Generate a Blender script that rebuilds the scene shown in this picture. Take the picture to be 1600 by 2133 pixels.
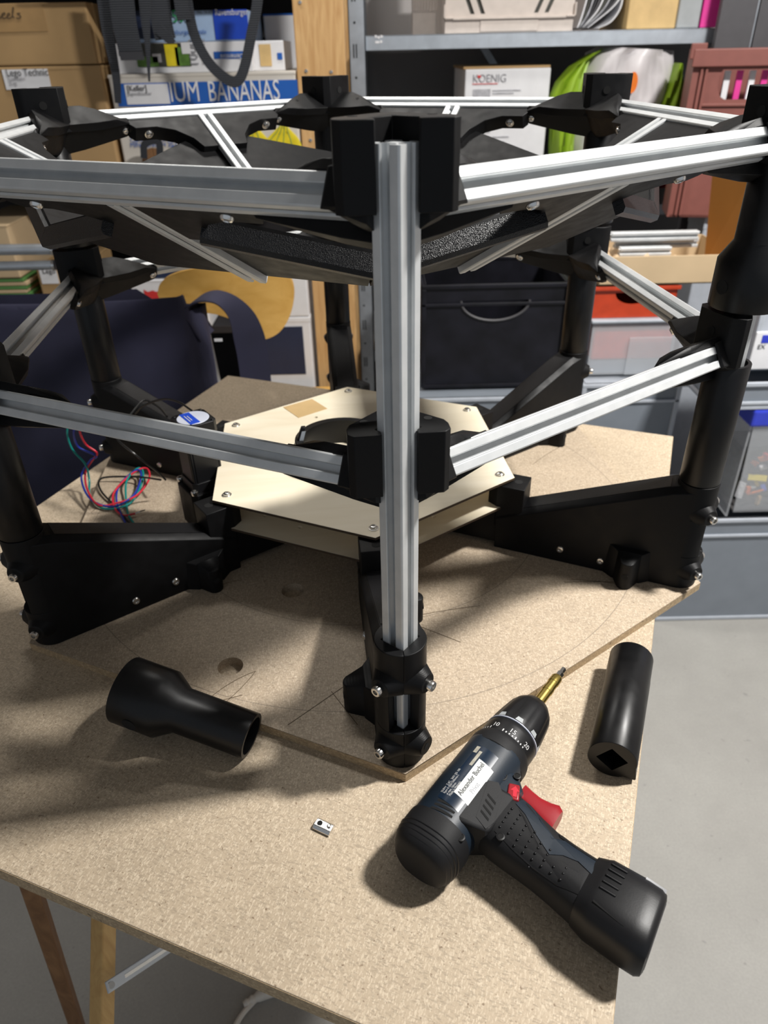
import bpy, bmesh, math, random
from mathutils import Vector, Matrix, Euler
random.seed(7)
for o in list(bpy.data.objects): bpy.data.objects.remove(o)
SC = bpy.context.scene; COL = SC.collection
V3 = Vector; PI = math.pi
# ---------------------------------------------------------------- camera, light, exposure
CAM_Z, PITCH, ROLL, FPX = 0.5072265, 0.567221, -0.0223973, 1508.84
_f = V3((0, math.cos(PITCH), -math.sin(PITCH))); _r0 = V3((1, 0, 0)); _u0 = _r0.cross(_f)
_r = math.cos(ROLL)*_r0 + math.sin(ROLL)*_u0; _u = -math.sin(ROLL)*_r0 + math.cos(ROLL)*_u0
cam = bpy.data.cameras.new('camera'); camo = bpy.data.objects.new('camera', cam); COL.objects.link(camo)
M = Matrix((_r, _u, -_f)).transposed().to_4x4(); M.translation = (0, 0, CAM_Z); camo.matrix_world = M
cam.sensor_fit = 'HORIZONTAL'; cam.sensor_width = 36; cam.lens = 36*FPX/1600; cam.clip_start = .01
cam.dof.use_dof = True; cam.dof.focus_distance = .58; cam.dof.aperture_fstop = 12
SC.camera = camo
W = bpy.data.worlds.new('room_ambient'); SC.world = W; W.use_nodes = True
W.node_tree.nodes['Background'].inputs[0].default_value = (.82, .9, 1, 1)
W.node_tree.nodes['Background'].inputs[1].default_value = .30
def lamp(name, loc, target, sx, sy, power, col, spin=0):
    l = bpy.data.lights.new(name, 'AREA'); l.shape = 'RECTANGLE'; l.size = sx; l.size_y = sy; l.energy = power; l.color = col
    o = bpy.data.objects.new(name, l); COL.objects.link(o); o.location = loc
    q = (V3(target)-V3(loc)).to_track_quat('-Z', 'Y'); o.rotation_euler = (q.to_matrix().to_4x4() @ Matrix.Rotation(spin, 4, 'Z')).to_euler()
    return o
lamp('ceiling_lamp', (1.08, .60, 1.6), (1.08, .60, 0), .24, .12, 58, (1, .975, .935), math.radians(10))
lamp('rear_fill_light', (-.35, 1.75, 1.62), (-.35, 1.75, 0), .9, .12, 10, (1, .97, .92), 0)  # added fill light, lifts the far left of the table and frame
SC.view_settings.view_transform = 'Standard'; SC.view_settings.look = 'None'; SC.view_settings.gamma = 1
SC.view_settings.use_curve_mapping = False; SC.view_settings.exposure = .35
# ---------------------------------------------------------------- pixel -> world helpers (a pixel of the 1600x2133 frame at a known height or depth)
def ray(x, y): return _f + _r*((x-800)/FPX) - _u*((y-1066.5)/FPX)
def atY(x, y, Y): d = ray(x, y); return V3((0, 0, CAM_Z)) + d*(Y/d.y)
def atZ(x, y, z): d = ray(x, y); return V3((0, 0, CAM_Z)) + d*((z-CAM_Z)/d.z)
# ---------------------------------------------------------------- materials
MATS = {}
def nt(name):
    m = bpy.data.materials.new(name); m.use_nodes = True; t = m.node_tree
    return m, t, t.nodes['Principled BSDF']
def N(t, typ, **kw):
    n = t.nodes.new(typ)
    for k, v in kw.items():
        if k in n.inputs: n.inputs[k].default_value = v
        else: setattr(n, k, v)
    return n
def coords(t, scale=(1, 1, 1), rot=(0, 0, 0)):
    c = N(t, 'ShaderNodeTexCoord'); mp = N(t, 'ShaderNodeMapping'); mp.inputs['Scale'].default_value = scale; mp.inputs['Rotation'].default_value = rot
    t.links.new(c.outputs['Object'], mp.inputs['Vector']); return mp.outputs[0]
def ramp(t, src, stops):
    r = N(t, 'ShaderNodeValToRGB'); e = r.color_ramp.elements
    while len(e) < len(stops): e.new(.5)
    for i, (p_, c) in enumerate(stops): e[i].position = p_; e[i].color = (*c, 1) if len(c) == 3 else c
    t.links.new(src, r.inputs[0]); return r.outputs[0]
def bump(t, b, src, strength, dist=.001):
    n = N(t, 'ShaderNodeBump'); n.inputs['Strength'].default_value = strength; n.inputs['Distance'].default_value = dist
    t.links.new(src, n.inputs['Height']); t.links.new(n.outputs[0], b.inputs['Normal'])
def mixc(t, fac, a, b, mode='MIX'):
    m = N(t, 'ShaderNodeMix', data_type='RGBA', blend_type=mode)
    if hasattr(fac, 'is_linked'): t.links.new(fac, m.inputs[0])
    else: m.inputs[0].default_value = fac
    for i, s in ((6, a), (7, b)):
        if hasattr(s, 'is_linked'): t.links.new(s, m.inputs[i])
        else: m.inputs[i].default_value = (*s, 1)
    return m.outputs[2]
def plain(name, col, rough=.5, metal=0, var=.06, scale=40, bmp=0, bscale=400, spec=None, alpha=1, trans=0):
    m, t, b = nt(name); MATS[name] = m
    co = coords(t); n = N(t, 'ShaderNodeTexNoise', Scale=scale, Detail=4.0); t.links.new(co, n.inputs['Vector'])
    lo = tuple(c*(1-var) for c in col); hi = tuple(min(1, c*(1+var)) for c in col)
    t.links.new(ramp(t, n.outputs[0], ((.3, lo), (.7, hi))), b.inputs['Base Color'])
    b.inputs['Roughness'].default_value = rough; b.inputs['Metallic'].default_value = metal
    if spec is not None: b.inputs['Specular IOR Level'].default_value = spec
    if trans: b.inputs['Transmission Weight'].default_value = trans
    if alpha < 1: b.inputs['Alpha'].default_value = alpha
    if bmp:
        n2 = N(t, 'ShaderNodeTexNoise', Scale=bscale, Detail=3.0); t.links.new(co, n2.inputs['Vector']); bump(t, b, n2.outputs[0], bmp)
    return m
def layered(name, col, rough, lines=1):   # printed plastic: faint horizontal layer lines
    m, t, b = nt(name); MATS[name] = m
    co = coords(t); w = N(t, 'ShaderNodeTexWave', bands_direction='Z', Scale=420.0, Distortion=.4); t.links.new(co, w.inputs['Vector'])
    n = N(t, 'ShaderNodeTexNoise', Scale=60.0, Detail=5.0); t.links.new(co, n.inputs['Vector'])
    t.links.new(ramp(t, n.outputs[0], ((.3, tuple(c*.8 for c in col)), (.75, tuple(c*1.3 for c in col)))), b.inputs['Base Color'])
    t.links.new(ramp(t, n.outputs[0], ((.3, (rough*.85,)*3), (.7, (rough*1.15,)*3))), b.inputs['Roughness'])
    b.inputs['Specular IOR Level'].default_value = .2 if rough > .4 else .32; bump(t, b, w.outputs[0], .12*lines, .0003); return m
layered('black_print', (.0045, .0045, .005), .5)
layered('black_tube', (.0045, .0045, .005), .36, .5)
def glitter():
    m, t, b = nt('black_textured'); MATS['black_textured'] = m; co = coords(t)
    v = N(t, 'ShaderNodeTexVoronoi', Scale=1500.0); t.links.new(co, v.inputs['Vector'])
    b.inputs['Base Color'].default_value = (.006, .006, .007, 1); b.inputs['Roughness'].default_value = .3; b.inputs['Specular IOR Level'].default_value = .4
    bump(t, b, v.outputs['Distance'], .40, .0009)
glitter()
def board(name, base, speck, light, rings=False, sc=1.0):
    m, t, b = nt(name); MATS[name] = m; co = coords(t)
    v1 = N(t, 'ShaderNodeTexVoronoi', Scale=900.0*sc); d = N(t, 'ShaderNodeTexNoise', Scale=330.0*sc, Detail=2.0)
    mp = coords(t, (1, .38, 1), (0, 0, .6)); mp2 = coords(t, (.38, 1, 1), (0, 0, .25))
    va = N(t, 'ShaderNodeTexVoronoi', Scale=1250.0*sc); vb = N(t, 'ShaderNodeTexVoronoi', Scale=1050.0*sc)
    t.links.new(mp, va.inputs['Vector']); t.links.new(mp2, vb.inputs['Vector']); t.links.new(co, d.inputs['Vector']); t.links.new(co, v1.inputs['Vector'])
    lo = N(t, 'ShaderNodeTexNoise', Scale=14.0, Detail=4.0); t.links.new(co, lo.inputs['Vector'])
    c0 = ramp(t, lo.outputs[0], ((.3, tuple(c*.93 for c in base)), (.7, tuple(c*1.06 for c in base))))
    sa = N(t, 'ShaderNodeSeparateColor'); t.links.new(va.outputs['Color'], sa.inputs[0]); sb = N(t, 'ShaderNodeSeparateColor'); t.links.new(vb.outputs['Color'], sb.inputs[0])
    c1 = mixc(t, ramp(t, sa.outputs[0], ((.55, (0, 0, 0)), (.97, (.58, .58, .58)))), c0, light)
    c2 = mixc(t, ramp(t, sb.outputs[0], ((.6, (0, 0, 0)), (.98, (.58, .58, .58)))), c1, tuple(c*.62 for c in base))
    c3 = mixc(t, ramp(t, d.outputs[0], ((.66, (0, 0, 0)), (.74, (.75, .75, .75)))), c2, speck)
    out = c3
    if rings:   # pencil construction circles round the board centre
        tc = N(t, 'ShaderNodeTexCoord'); sp = N(t, 'ShaderNodeVectorMath', operation='MULTIPLY'); sp.inputs[1].default_value = (1, 1, 0)
        t.links.new(tc.outputs['Object'], sp.inputs[0]); ln = N(t, 'ShaderNodeVectorMath', operation='LENGTH'); t.links.new(sp.outputs[0], ln.inputs[0])
        for rad in (.2285, .3465):
            s = N(t, 'ShaderNodeMath', operation='SUBTRACT'); s.inputs[1].default_value = rad; t.links.new(ln.outputs['Value'], s.inputs[0])
            a = N(t, 'ShaderNodeMath', operation='ABSOLUTE'); t.links.new(s.outputs[0], a.inputs[0])
            l = N(t, 'ShaderNodeMath', operation='LESS_THAN'); l.inputs[1].default_value = .00042; t.links.new(a.outputs[0], l.inputs[0])
            k = N(t, 'ShaderNodeMath', operation='MULTIPLY'); k.inputs[1].default_value = .62; t.links.new(l.outputs[0], k.inputs[0])
            out = mixc(t, k.outputs[0], out, (.16, .13, .1))
    t.links.new(out, b.inputs['Base Color']); b.inputs['Roughness'].default_value = .62
    bump(t, b, v1.outputs['Distance'], .12, .0006); return m
board('particle_board', (.46, .368, .262), (.16, .10, .055), (.72, .61, .46))
board('hex_particle_board', (.435, .345, .248), (.15, .095, .055), (.68, .57, .44), rings=True)
board('particle_edge', (.40, .29, .17), (.10, .06, .03), (.62, .48, .3), sc=.6)
def grain(name, c1, c2, scale=9, stretch=(1, 1, .08), rough=.5, dist=3.0):
    m, t, b = nt(name); MATS[name] = m; co = coords(t, stretch)
    n = N(t, 'ShaderNodeTexNoise', Scale=scale*6.0, Detail=5.0, Distortion=dist); t.links.new(co, n.inputs['Vector'])
    t.links.new(ramp(t, n.outputs[0], ((.3, c1), (.7, c2))), b.inputs['Base Color']); b.inputs['Roughness'].default_value = rough
    bump(t, b, n.outputs[0], .05); return m
grain('pine', (.50, .28, .11), (.66, .42, .19)); grain('dark_wood', (.16, .075, .03), (.27, .14, .06)); grain('yellow_pine', (.48, .28, .09), (.60, .38, .14))
grain('birch_ply', (.76, .67, .50), (.86, .78, .62), 5, (.15, 1, 1), .5, 1.0); grain('chair_ply', (.60, .33, .075), (.72, .43, .12), 4, (.5, .1, 1), .35, 2.0)
plain('burnt_edge', (.05, .03, .015), .7)
def alu():
    m, t, b = nt('aluminium'); MATS['aluminium'] = m; co = coords(t)
    n = N(t, 'ShaderNodeTexNoise', Scale=60.0, Detail=3.0); t.links.new(co, n.inputs['Vector'])
    t.links.new(ramp(t, n.outputs[0], ((.3, (.60, .62, .63)), (.7, (.70, .715, .72)))), b.inputs['Base Color'])
    b.inputs['Metallic'].default_value = .45; b.inputs['Roughness'].default_value = .45
alu()
plain('steel', (.72, .71, .69), .24, 1, .05); plain('galvanised', (.50, .54, .59), .42, .75, .12, 25); plain('brass', (.55, .42, .12), .3, 1, .08)
plain('dark_hole', (.002, .002, .002), .9)
plain('cardboard', (.40, .255, .115), .8, 0, .07, 9, .05); plain('cardboard_light', (.55, .41, .25), .8, 0, .07, 9, .05); plain('cardboard_orange', (.42, .17, .025), .75, 0, .08, 6)
plain('tape_brown', (.36, .22, .09), .45); plain('tape_tan', (.55, .38, .18), .6)
plain('paper_white', (.74, .74, .76), .6, 0, .03); plain('ink', (.03, .03, .035), .6); plain('ink_grey', (.28, .28, .3), .6); plain('ink_brown', (.09, .055, .025), .7); plain('grey_print', (.40, .40, .43), .6, 0, .3, 60)
plain('box_cream', (.62, .58, .52), .6, 0, .06, 12); plain('print_blue', (.012, .10, .42), .45, 0, .1, 10); plain('light_blue', (.38, .52, .74), .45); plain('bright_blue', (.01, .06, .50), .4)
plain('banana_yellow', (.72, .58, .015), .5, 0, .15, 30); plain('banana_green', (.10, .25, .07), .5); plain('leaf_green', (.10, .22, .03), .5, 0, .4, 60); plain('puzzle_green', (.02, .30, .09), .5)
plain('red_print', (.62, .04, .04), .4); plain('photo_dark', (.05, .05, .04), .5, 0, .6, 40)
plain('navy_dark', (.012, .022, .06), .5); plain('dark_shelf', (.02, .018, .02), .7)
plain('charcoal_panel', (.10, .098, .10), .6, 0, .08, 5); plain('grey_lid', (.075, .072, .078), .5)
plain('crate_grey', (.20, .225, .26), .5, 0, .05, 20, .02); plain('crate_grey_light', (.42, .45, .50), .45); plain('crate_black', (.007, .007, .011), .45, 0, .5, 16, spec=.3)
plain('crate_cream', (.60, .53, .48), .5); plain('crate_red', (.215, .072, .058), .55); plain('red_box', (.50, .05, .015), .3, 0, .1)
plain('clear_plastic', (.75, .78, .82), .15, 0, .02, alpha=.28); plain('blue_lid', (.03, .05, .50), .35)
plain('pink_binder', (.72, .04, .30), .5); plain('grey_binder', (.36, .38, .39), .5); plain('wood_binder', (.62, .43, .19), .5, 0, .1, 30)
plain('bag_white', (.60, .57, .58), .4, 0, .06, 14); plain('bag_green', (.25, .40, .02), .4, 0, .12, 12); plain('orange_print', (.75, .17, .01), .4)
plain('wall_paint', (.62, .59, .58), .8, 0, .03, 3); plain('ceiling_paint', (.55, .53, .5), .9)
plain('wire_red', (.55, .02, .04), .4); plain('wire_teal', (.0, .22, .20), .4); plain('wire_blue', (.01, .03, .30), .4); plain('wire_black', (.008, .008, .008), .35); plain('cable_white', (.62, .58, .52), .45)
plain('label_silver', (.55, .58, .68), .35); plain('paper_wrap', (.62, .45, .28), .7, 0, .15, 20)
plain('drill_navy', (.008, .0145, .024), .45, 0, .15, 30, .03, 900, spec=.4); plain('drill_rubber', (.0085, .0085, .0095), .62, 0, .2, 50, .08, 1500, spec=.28); plain('drill_black', (.006, .006, .007), .42, 0, .15, 40, .03, 900, spec=.35)
plain('drill_panel', (.006, .016, .034), .3); plain('drill_red', (.27, .009, .015), .35); plain('tick_white', (.55, .55, .55), .5)
plain('old_sticker', (.36, .34, .28), .4, 0, .25, 300); plain('sticker', (.66, .68, .66), .35, 0, .03)
def fabric(name, col, sc=900.0, b_=.25, rough=.85):
    m, t, b = nt(name); MATS[name] = m; co = coords(t)
    w = N(t, 'ShaderNodeTexWave', bands_direction='Z', Scale=sc); t.links.new(co, w.inputs['Vector'])
    n = N(t, 'ShaderNodeTexNoise', Scale=8.0, Detail=5.0); t.links.new(co, n.inputs['Vector'])
    t.links.new(ramp(t, n.outputs[0], ((.3, tuple(c*.8 for c in col)), (.7, tuple(c*1.2 for c in col)))), b.inputs['Base Color'])
    b.inputs['Roughness'].default_value = rough; bump(t, b, w.outputs[0], b_, .001)
fabric('navy_fabric', (.018, .018, .042), 500.0, .08); fabric('strap_web', (.020, .023, .030), 75.0, .8, .8)
def concrete():
    m, t, b = nt('concrete'); MATS['concrete'] = m; co = coords(t)
    n = N(t, 'ShaderNodeTexNoise', Scale=3.5, Detail=8.0, Roughness=.7); n2 = N(t, 'ShaderNodeTexNoise', Scale=240.0, Detail=3.0); n3 = N(t, 'ShaderNodeTexNoise', Scale=55.0, Detail=2.0)
    for q in (n, n2, n3): t.links.new(co, q.inputs['Vector'])
    c = ramp(t, n.outputs[0], ((.3, (.30, .29, .27)), (.7, (.37, .36, .335))))
    c = mixc(t, ramp(t, n2.outputs[0], ((.3, (.25, .25, .25)), (.7, (0, 0, 0)))), c, (.2, .2, .19))
    c = mixc(t, ramp(t, n3.outputs[0], ((.70, (0, 0, 0)), (.76, (.5, .5, .5)))), c, (.17, .165, .16))
    t.links.new(c, b.inputs['Base Color']); b.inputs['Roughness'].default_value = .6; bump(t, b, n2.outputs[0], .15, .001)
concrete()
# ---------------------------------------------------------------- mesh helpers
def link(o, parent=None):
    COL.objects.link(o)
    if parent: o.parent = parent
    return o
def tag(o, label, cat, group=None):
    o['label'] = label; o['category'] = cat
    if group: o['group'] = group
    return o
def empty(name, loc=(0, 0, 0), rz=0, parent=None):
    o = bpy.data.objects.new(name, None); o.empty_display_size = .02; o.location = loc; o.rotation_euler = (0, 0, rz); return link(o, parent)
class MB:
    def __init__(s): s.v = []; s.f = []
    def add(s, v, f):
        k = len(s.v); s.v += [V3(p) for p in v]; s.f += [tuple(i+k for i in q) for q in f]; return s
    def box(s, x0, x1, y0, y1, z0, z1, M=None):
        v = [V3((x, y, z)) for x in (x0, x1) for y in (y0, y1) for z in (z0, z1)]
        if M: v = [M @ p for p in v]
        return s.add(v, [(0, 1, 3, 2), (4, 6, 7, 5), (0, 4, 5, 1), (2, 3, 7, 6), (0, 2, 6, 4), (1, 5, 7, 3)])
    def hull(s, pts):
        bm = bmesh.new()
        for p in pts: bm.verts.new(p)
        r = bmesh.ops.convex_hull(bm, input=bm.verts)
        junk = [g for g in r['geom_interior'] + r['geom_unused'] if isinstance(g, bmesh.types.BMVert)]
        bmesh.ops.delete(bm, geom=list(set(junk)), context='VERTS')
        bmesh.ops.dissolve_limit(bm, angle_limit=.02, verts=bm.verts, edges=bm.edges)
        bm.verts.index_update(); s.add([v.co.copy() for v in bm.verts], [[v.index for v in f.verts] for f in bm.faces]); bm.free(); return s
    def prism(s, poly, z0, z1, M=None):   # poly in xy
        n = len(poly); v = [V3((x, y, z0)) for x, y in poly] + [V3((x, y, z1)) for x, y in poly]
        if M: v = [M @ p for p in v]
        return s.add(v, [tuple(range(n-1, -1, -1)), tuple(range(n, 2*n))] + [(i, (i+1) % n, n+(i+1) % n, n+i) for i in range(n)])
    def loft(s, rings, cap=True, closed=True):
        n = len(rings[0]); v = [p for r in rings for p in r]; f = []
        for a in range(len(rings)-1):
            for i in range(n if closed else n-1): f.append((a*n+i, a*n+(i+1) % n, (a+1)*n+(i+1) % n, (a+1)*n+i))
        if cap and closed: f += [tuple(range(n-1, -1, -1)), tuple(range((len(rings)-1)*n, len(rings)*n))]
        return s.add(v, f)
    def lathe(s, prof, n=32, M=None, mod=None, cap=True):   # prof: (r, z)
        rings = []
        for r, z in prof:
            ring = []
            for i in range(n):
                a = 2*PI*i/n; rr = r*(mod(a, z) if mod else 1); p = V3((rr*math.cos(a), rr*math.sin(a), z)); ring.append(M @ p if M else p)
            rings.append(ring)
        return s.loft(rings, cap)
    def cyl(s, p0, p1, r0, r1=None, n=20):
        p0, p1 = V3(p0), V3(p1); d = p1-p0; M = d.to_track_quat('Z', 'Y').to_matrix().to_4x4(); M.translation = p0
        return s.lathe([(r0, 0), (r0 if r1 is None else r1, d.length)], n, M)
    def tube(s, path, r, n=8):
        path = [V3(p) for p in path]; rings = []; up = V3((0, 0, 1))
        for i, p in enumerate(path):
            d = (path[min(i+1, len(path)-1)]-path[max(i-1, 0)]).normalized()
            a = d.cross(up);
            if a.length < .05: a = d.cross(V3((0, 1, 0)))
            a.normalize(); b = a.cross(d); rings.append([p+(a*math.cos(2*PI*k/n)+b*math.sin(2*PI*k/n))*r for k in range(n)])
        return s.loft(rings)
    def grid(s, fn, nu, nv):
        v = [fn(i/nu, j/nv) for i in range(nu+1) for j in range(nv+1)]
        return s.add(v, [(i*(nv+1)+j, (i+1)*(nv+1)+j, (i+1)*(nv+1)+j+1, i*(nv+1)+j+1) for i in range(nu) for j in range(nv)])
    def mesh(s, name, mat, sharp=35, fix=True):
        me = bpy.data.meshes.new(name); me.from_pydata(s.v, [], s.f)
        if fix:
            bm = bmesh.new(); bm.from_mesh(me); bmesh.ops.recalc_face_normals(bm, faces=bm.faces); bm.to_mesh(me); bm.free()
        me.materials.append(MATS[mat] if isinstance(mat, str) else mat)
        if sharp: me.shade_smooth(); me.set_sharp_from_angle(angle=math.radians(sharp))
        me.update(); return me
    def build(s, name, mat, parent=None, sharp=35, bev=0, loc=None, rz=0, fix=True):
        return put(name, s.mesh(name, mat, sharp, fix), parent, bev, loc, rz)
def put(name, me, parent=None, bev=0, loc=None, rz=0, M=None):
    o = bpy.data.objects.new(name, me); link(o, parent)
    if M is not None: o.matrix_local = M
    else:
        if loc is not None: o.location = loc
        o.rotation_euler = (0, 0, rz)
    if bev:
        b = o.modifiers.new('bevel', 'BEVEL'); b.width = bev; b.segments = 2; b.limit_method = 'ANGLE'; b.angle_limit = math.radians(40); b.harden_normals = False
    return o
def spline(pts, n=8):   # catmull-rom through points
    P = [V3(p) for p in pts]; P = [P[0]*2-P[1]] + P + [P[-1]*2-P[-2]]; out = []
    for i in range(1, len(P)-2):
        for k in range(n):
            t = k/n; a, b, c, d = P[i-1:i+3]
            out.append(.5*((2*b)+(c-a)*t+(2*a-5*b+4*c-d)*t*t+(3*b-a-3*c+d)*t**3))
    return out+[P[-2]]
def plate2d(outer, holes, t, mat, name):   # flat plate in xy, from z=-t to 0, with holes
    cu = bpy.data.curves.new(name, 'CURVE'); cu.dimensions = '2D'; cu.fill_mode = 'BOTH'; cu.extrude = t/2
    for loop in [outer]+holes:
        sp = cu.splines.new('POLY'); sp.points.add(len(loop)-1)
        for i, q in enumerate(loop): sp.points[i].co = (q[0], q[1], 0, 1)
        sp.use_cyclic_u = True
    o = bpy.data.objects.new(name, cu); me = o.to_mesh().copy(); o.to_mesh_clear(); bpy.data.objects.remove(o)
    for v in me.vertices: v.co.z -= t/2
    me.materials.clear(); me.materials.append(MATS[mat]); me.name = name; return me
def circ(x, y, r, n=28): return [(x+r*math.cos(2*PI*i/n), y+r*math.sin(2*PI*i/n)) for i in range(n)]
def text_mesh(s, size, mat, align='LEFT', depth=.0002, sx=1, bend=None):
    cu = bpy.data.curves.new('lettering', 'FONT'); cu.body = s; cu.size = size; cu.align_x = align; cu.extrude = depth/2; cu.resolution_u = 3
    o = bpy.data.objects.new('lettering', cu); me = o.to_mesh().copy(); o.to_mesh_clear(); bpy.data.objects.remove(o)
    for v in me.vertices: v.co.x *= sx
    if bend:
        for v in me.vertices: v.co = bend(v.co)
    me.materials.clear(); me.materials.append(MATS[mat]); me.name = 'lettering'; return me
def frame_M(origin, X, Y):
    X = V3(X).normalized(); Z = X.cross(V3(Y)).normalized(); Y = Z.cross(X); m = Matrix((X, Y, Z)).transposed().to_4x4(); m.translation = V3(origin); return m
FRONT = lambda x, y, z: frame_M((x, y, z), (1, 0, 0), (0, 0, 1))   # text facing -Y
def write(s, size, mat, M, parent, align='LEFT', sx=1): return put('lettering', text_mesh(s, size, mat, align, sx=sx), parent, M=M)
# ================================================================ SETTING
FZ = -.762
floor = MB().box(-3, 3, -1.6, 3.0, FZ-.05, FZ).build('floor', 'concrete', sharp=0); floor['kind'] = 'structure'
wall = MB().box(-3, 3, 2.82, 2.9, FZ, 1.75).build('wall_back', 'wall_paint', sharp=0); wall['kind'] = 'structure'
wall = MB().box(-3.05, -3, -1.6, 2.9, FZ, 1.75).build('wall_left', 'wall_paint', sharp=0); wall['kind'] = 'structure'
wall = MB().box(3, 3.05, -1.6, 2.9, FZ, 1.75).build('wall_right', 'wall_paint', sharp=0); wall['kind'] = 'structure'
ceil = MB().box(-3.05, 3.05, -1.6, 2.9, 1.75, 1.8).build('ceiling', 'ceiling_paint', sharp=0); ceil['kind'] = 'structure'
# ================================================================ TABLE
TT = -.010   # table top height; the hexagonal board on it is 10 mm thick and its top is z = 0
ANG = math.radians(-21.6); E1 = V3((math.cos(ANG), math.sin(ANG), 0)); E2 = V3((math.sin(ANG), -math.cos(ANG), 0))
BLc = V3((-.2918, 1.3092, TT)); TW = .803; TD = .963
dlen = (V3((-.297, .321, 0))-V3((BLc.x, BLc.y, 0))).dot(E2); TD = dlen
table = empty('work_table', BLc + E1*TW/2 + E2*TD/2 + V3((0, 0, FZ-TT)), ANG); H = TT-FZ
tag(table, 'large rectangular particle board table top carrying the drill and the hexagonal machine', 'table')
MB().box(-TW/2, TW/2, -TD/2, TD/2, H-.0155, H).build('table_top', 'particle_board', table, sharp=0, bev=.0006)
eb = MB(); g = .0004
eb.box(-TW/2-g, TW/2+g, -TD/2-g, TD/2+g, H-.0150, H-.0008); eb.build('board_edge', 'particle_edge', table, sharp=0)
# trestle below the left end of the table
tr = empty('folding_trestle', (-.42, .47, FZ)); tag(tr, 'wooden folding trestle leg pair under the near edge of the table', 'trestle')
def leg_bar(name, a, b, w, d, mat, parent, off, xdir=(1, 0, 0)):
    a, b = V3(a)-off, V3(b)-off; z = (b-a); L = z.length; z.normalize(); x = V3(xdir); x = (x-z*x.dot(z)).normalized(); y = z.cross(x)
    m = Matrix((x, y, z)).transposed().to_4x4(); m.translation = a
    return MB().box(-w/2, w/2, -d/2, d/2, 0, L, m).build(name, mat, parent, sharp=0, bev=.002)
off = V3((-.42, .47, FZ))
def ext(a, b, z): t = (z-a.z)/(b.z-a.z); return a+(b-a)*t
a, b = atY(66, 1850, .455), atY(160, 2133, .50); leg_bar('leg', ext(a, b, TT-.075), ext(a, b, FZ+.004), .017, .020, 'dark_wood', tr, off, (.9, .3, 0))
a, b = atY(216, 1915, .44), atY(212, 2133, .385); pl = leg_bar('leg', ext(a, b, TT-.055), ext(a, b, FZ+.004), .021, .019, 'yellow_pine', tr, off, (.8, -.55, 0))
sa_, sb_ = atY(222, 2058, .385), atY(360, 1968, .47); st = leg_bar('brace', sa_, sb_+(sb_-sa_)*.5, .0022, .0125, 'galvanised', tr, off, (.35, -.45, .8))
dd = (sb_-sa_).normalized()
leg_bar('brace_groove', sa_+dd*.03+V3((.0003, -.0004, .0007)), sb_+V3((.0003, -.0004, .0007)), .0016, .0045, 'steel', tr, off, (.35, -.45, .8))
MB().cyl(sa_+dd*.008-off, sa_+dd*.008+V3((.0016, -.002, .0036))-off, .0035).build('rivet', 'steel', tr)
MB().box(-.45, .35, -.02, .02, -.028, -.0005, Matrix.Translation(V3((-.28, .60, TT-.016))-off) @ Matrix.Rotation(ANG-PI/2, 4, 'Z')).build('top_beam', 'dark_wood', tr, sharp=0, bev=.002)
# white mains cable on the floor
pts = [atZ(470, 2180, FZ+.006), atZ(500, 2120, FZ+.006), atZ(530, 2085, FZ+.006), atZ(545, 2072, FZ+.007), atZ(600, 2040, FZ+.008), atZ(720, 2010, FZ+.006), atZ(900, 1990, FZ+.006)]
cb = empty('mains_cable', pts[2]-V3((0, 0, .006))); tag(cb, 'white mains cable with moulded plug lying on the floor below the table', 'cable')
o0 = V3(cb.location)
MB().tube([q-o0 for q in spline(pts[:4])], .0045).build('cord', 'cable_white', cb)
d = (pts[4]-pts[3]).normalized(); MM = d.to_track_quat('Z', 'Y').to_matrix().to_4x4(); MM.translation = pts[3]-o0
MB().lathe([(.005, -.03), (.0055, -.028), (.007, -.024), (.0055, -.02), (.0075, -.015), (.006, -.011), (.008, -.006), (.009, 0), (.013, .02), (.014, .06), (.011, .07)], 16, MM).build('plug', 'cable_white', cb)
# ================================================================ HEXAGONAL BOARD
CX, CY, R, PHI = -.0296626, .8054544, .3909216, .1023624
CEN = V3((CX, CY, 0)); AP = R*math.cos(PI/6); RB = .4173
def hexpt(r, k, a0=0): a = k*PI/3+a0; return (r*math.sin(a), -r*math.cos(a))
hb = empty('hexagonal_base_board', (CX, CY, TT), PHI)
tag(hb, 'hexagonal particle board with pencil circles and round holes lying on the table', 'board')
def loc2(px, py):   # pixel on the board's top -> board coordinates
    q = atZ(px, py, 0)-CEN; c, s = math.cos(-PHI), math.sin(-PHI); return (q.x*c-q.y*s, q.x*s+q.y*c)
h1, h2 = loc2(610, 1230), loc2(480, 1388)
me = plate2d([hexpt(RB, k) for k in range(6)], [circ(*h1, .0125), circ(*h2, .0125)], .010, 'hex_particle_board', 'panel'); put('panel', me, hb, loc=(0, 0, .010))
em = MB()
for k in range(6):
    a_, b_ = V3((*hexpt(RB+.0003, k), 0)), V3((*hexpt(RB+.0003, k+1), 0)); em.add([a_+V3((0, 0, .0003)), b_+V3((0, 0, .0003)), b_+V3((0, 0, .0094)), a_+V3((0, 0, .0094))], [(0, 1, 2, 3)])
em.build('chipped_edge', 'particle_edge', hb, sharp=0)
def pencil(a, b, w=.0005, bow=0):
    a, b = V3((*loc2(*a), .01025)), V3((*loc2(*b), .01025)); n = V3((-(b-a).y, (b-a).x, 0)).normalized(); k = 8; L = []; pm = MB()
    for i in range(k+1): t = i/k; c = a.lerp(b, t)+n*bow*4*t*(1-t); L.append((c+n*w/2, c-n*w/2))
    for i in range(k): pm.add([L[i][0], L[i][1], L[i+1][1], L[i+1][0]], [(0, 1, 2, 3)])
    pm.build('pencil_mark', 'ink_brown', hb, sharp=0)
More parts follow.
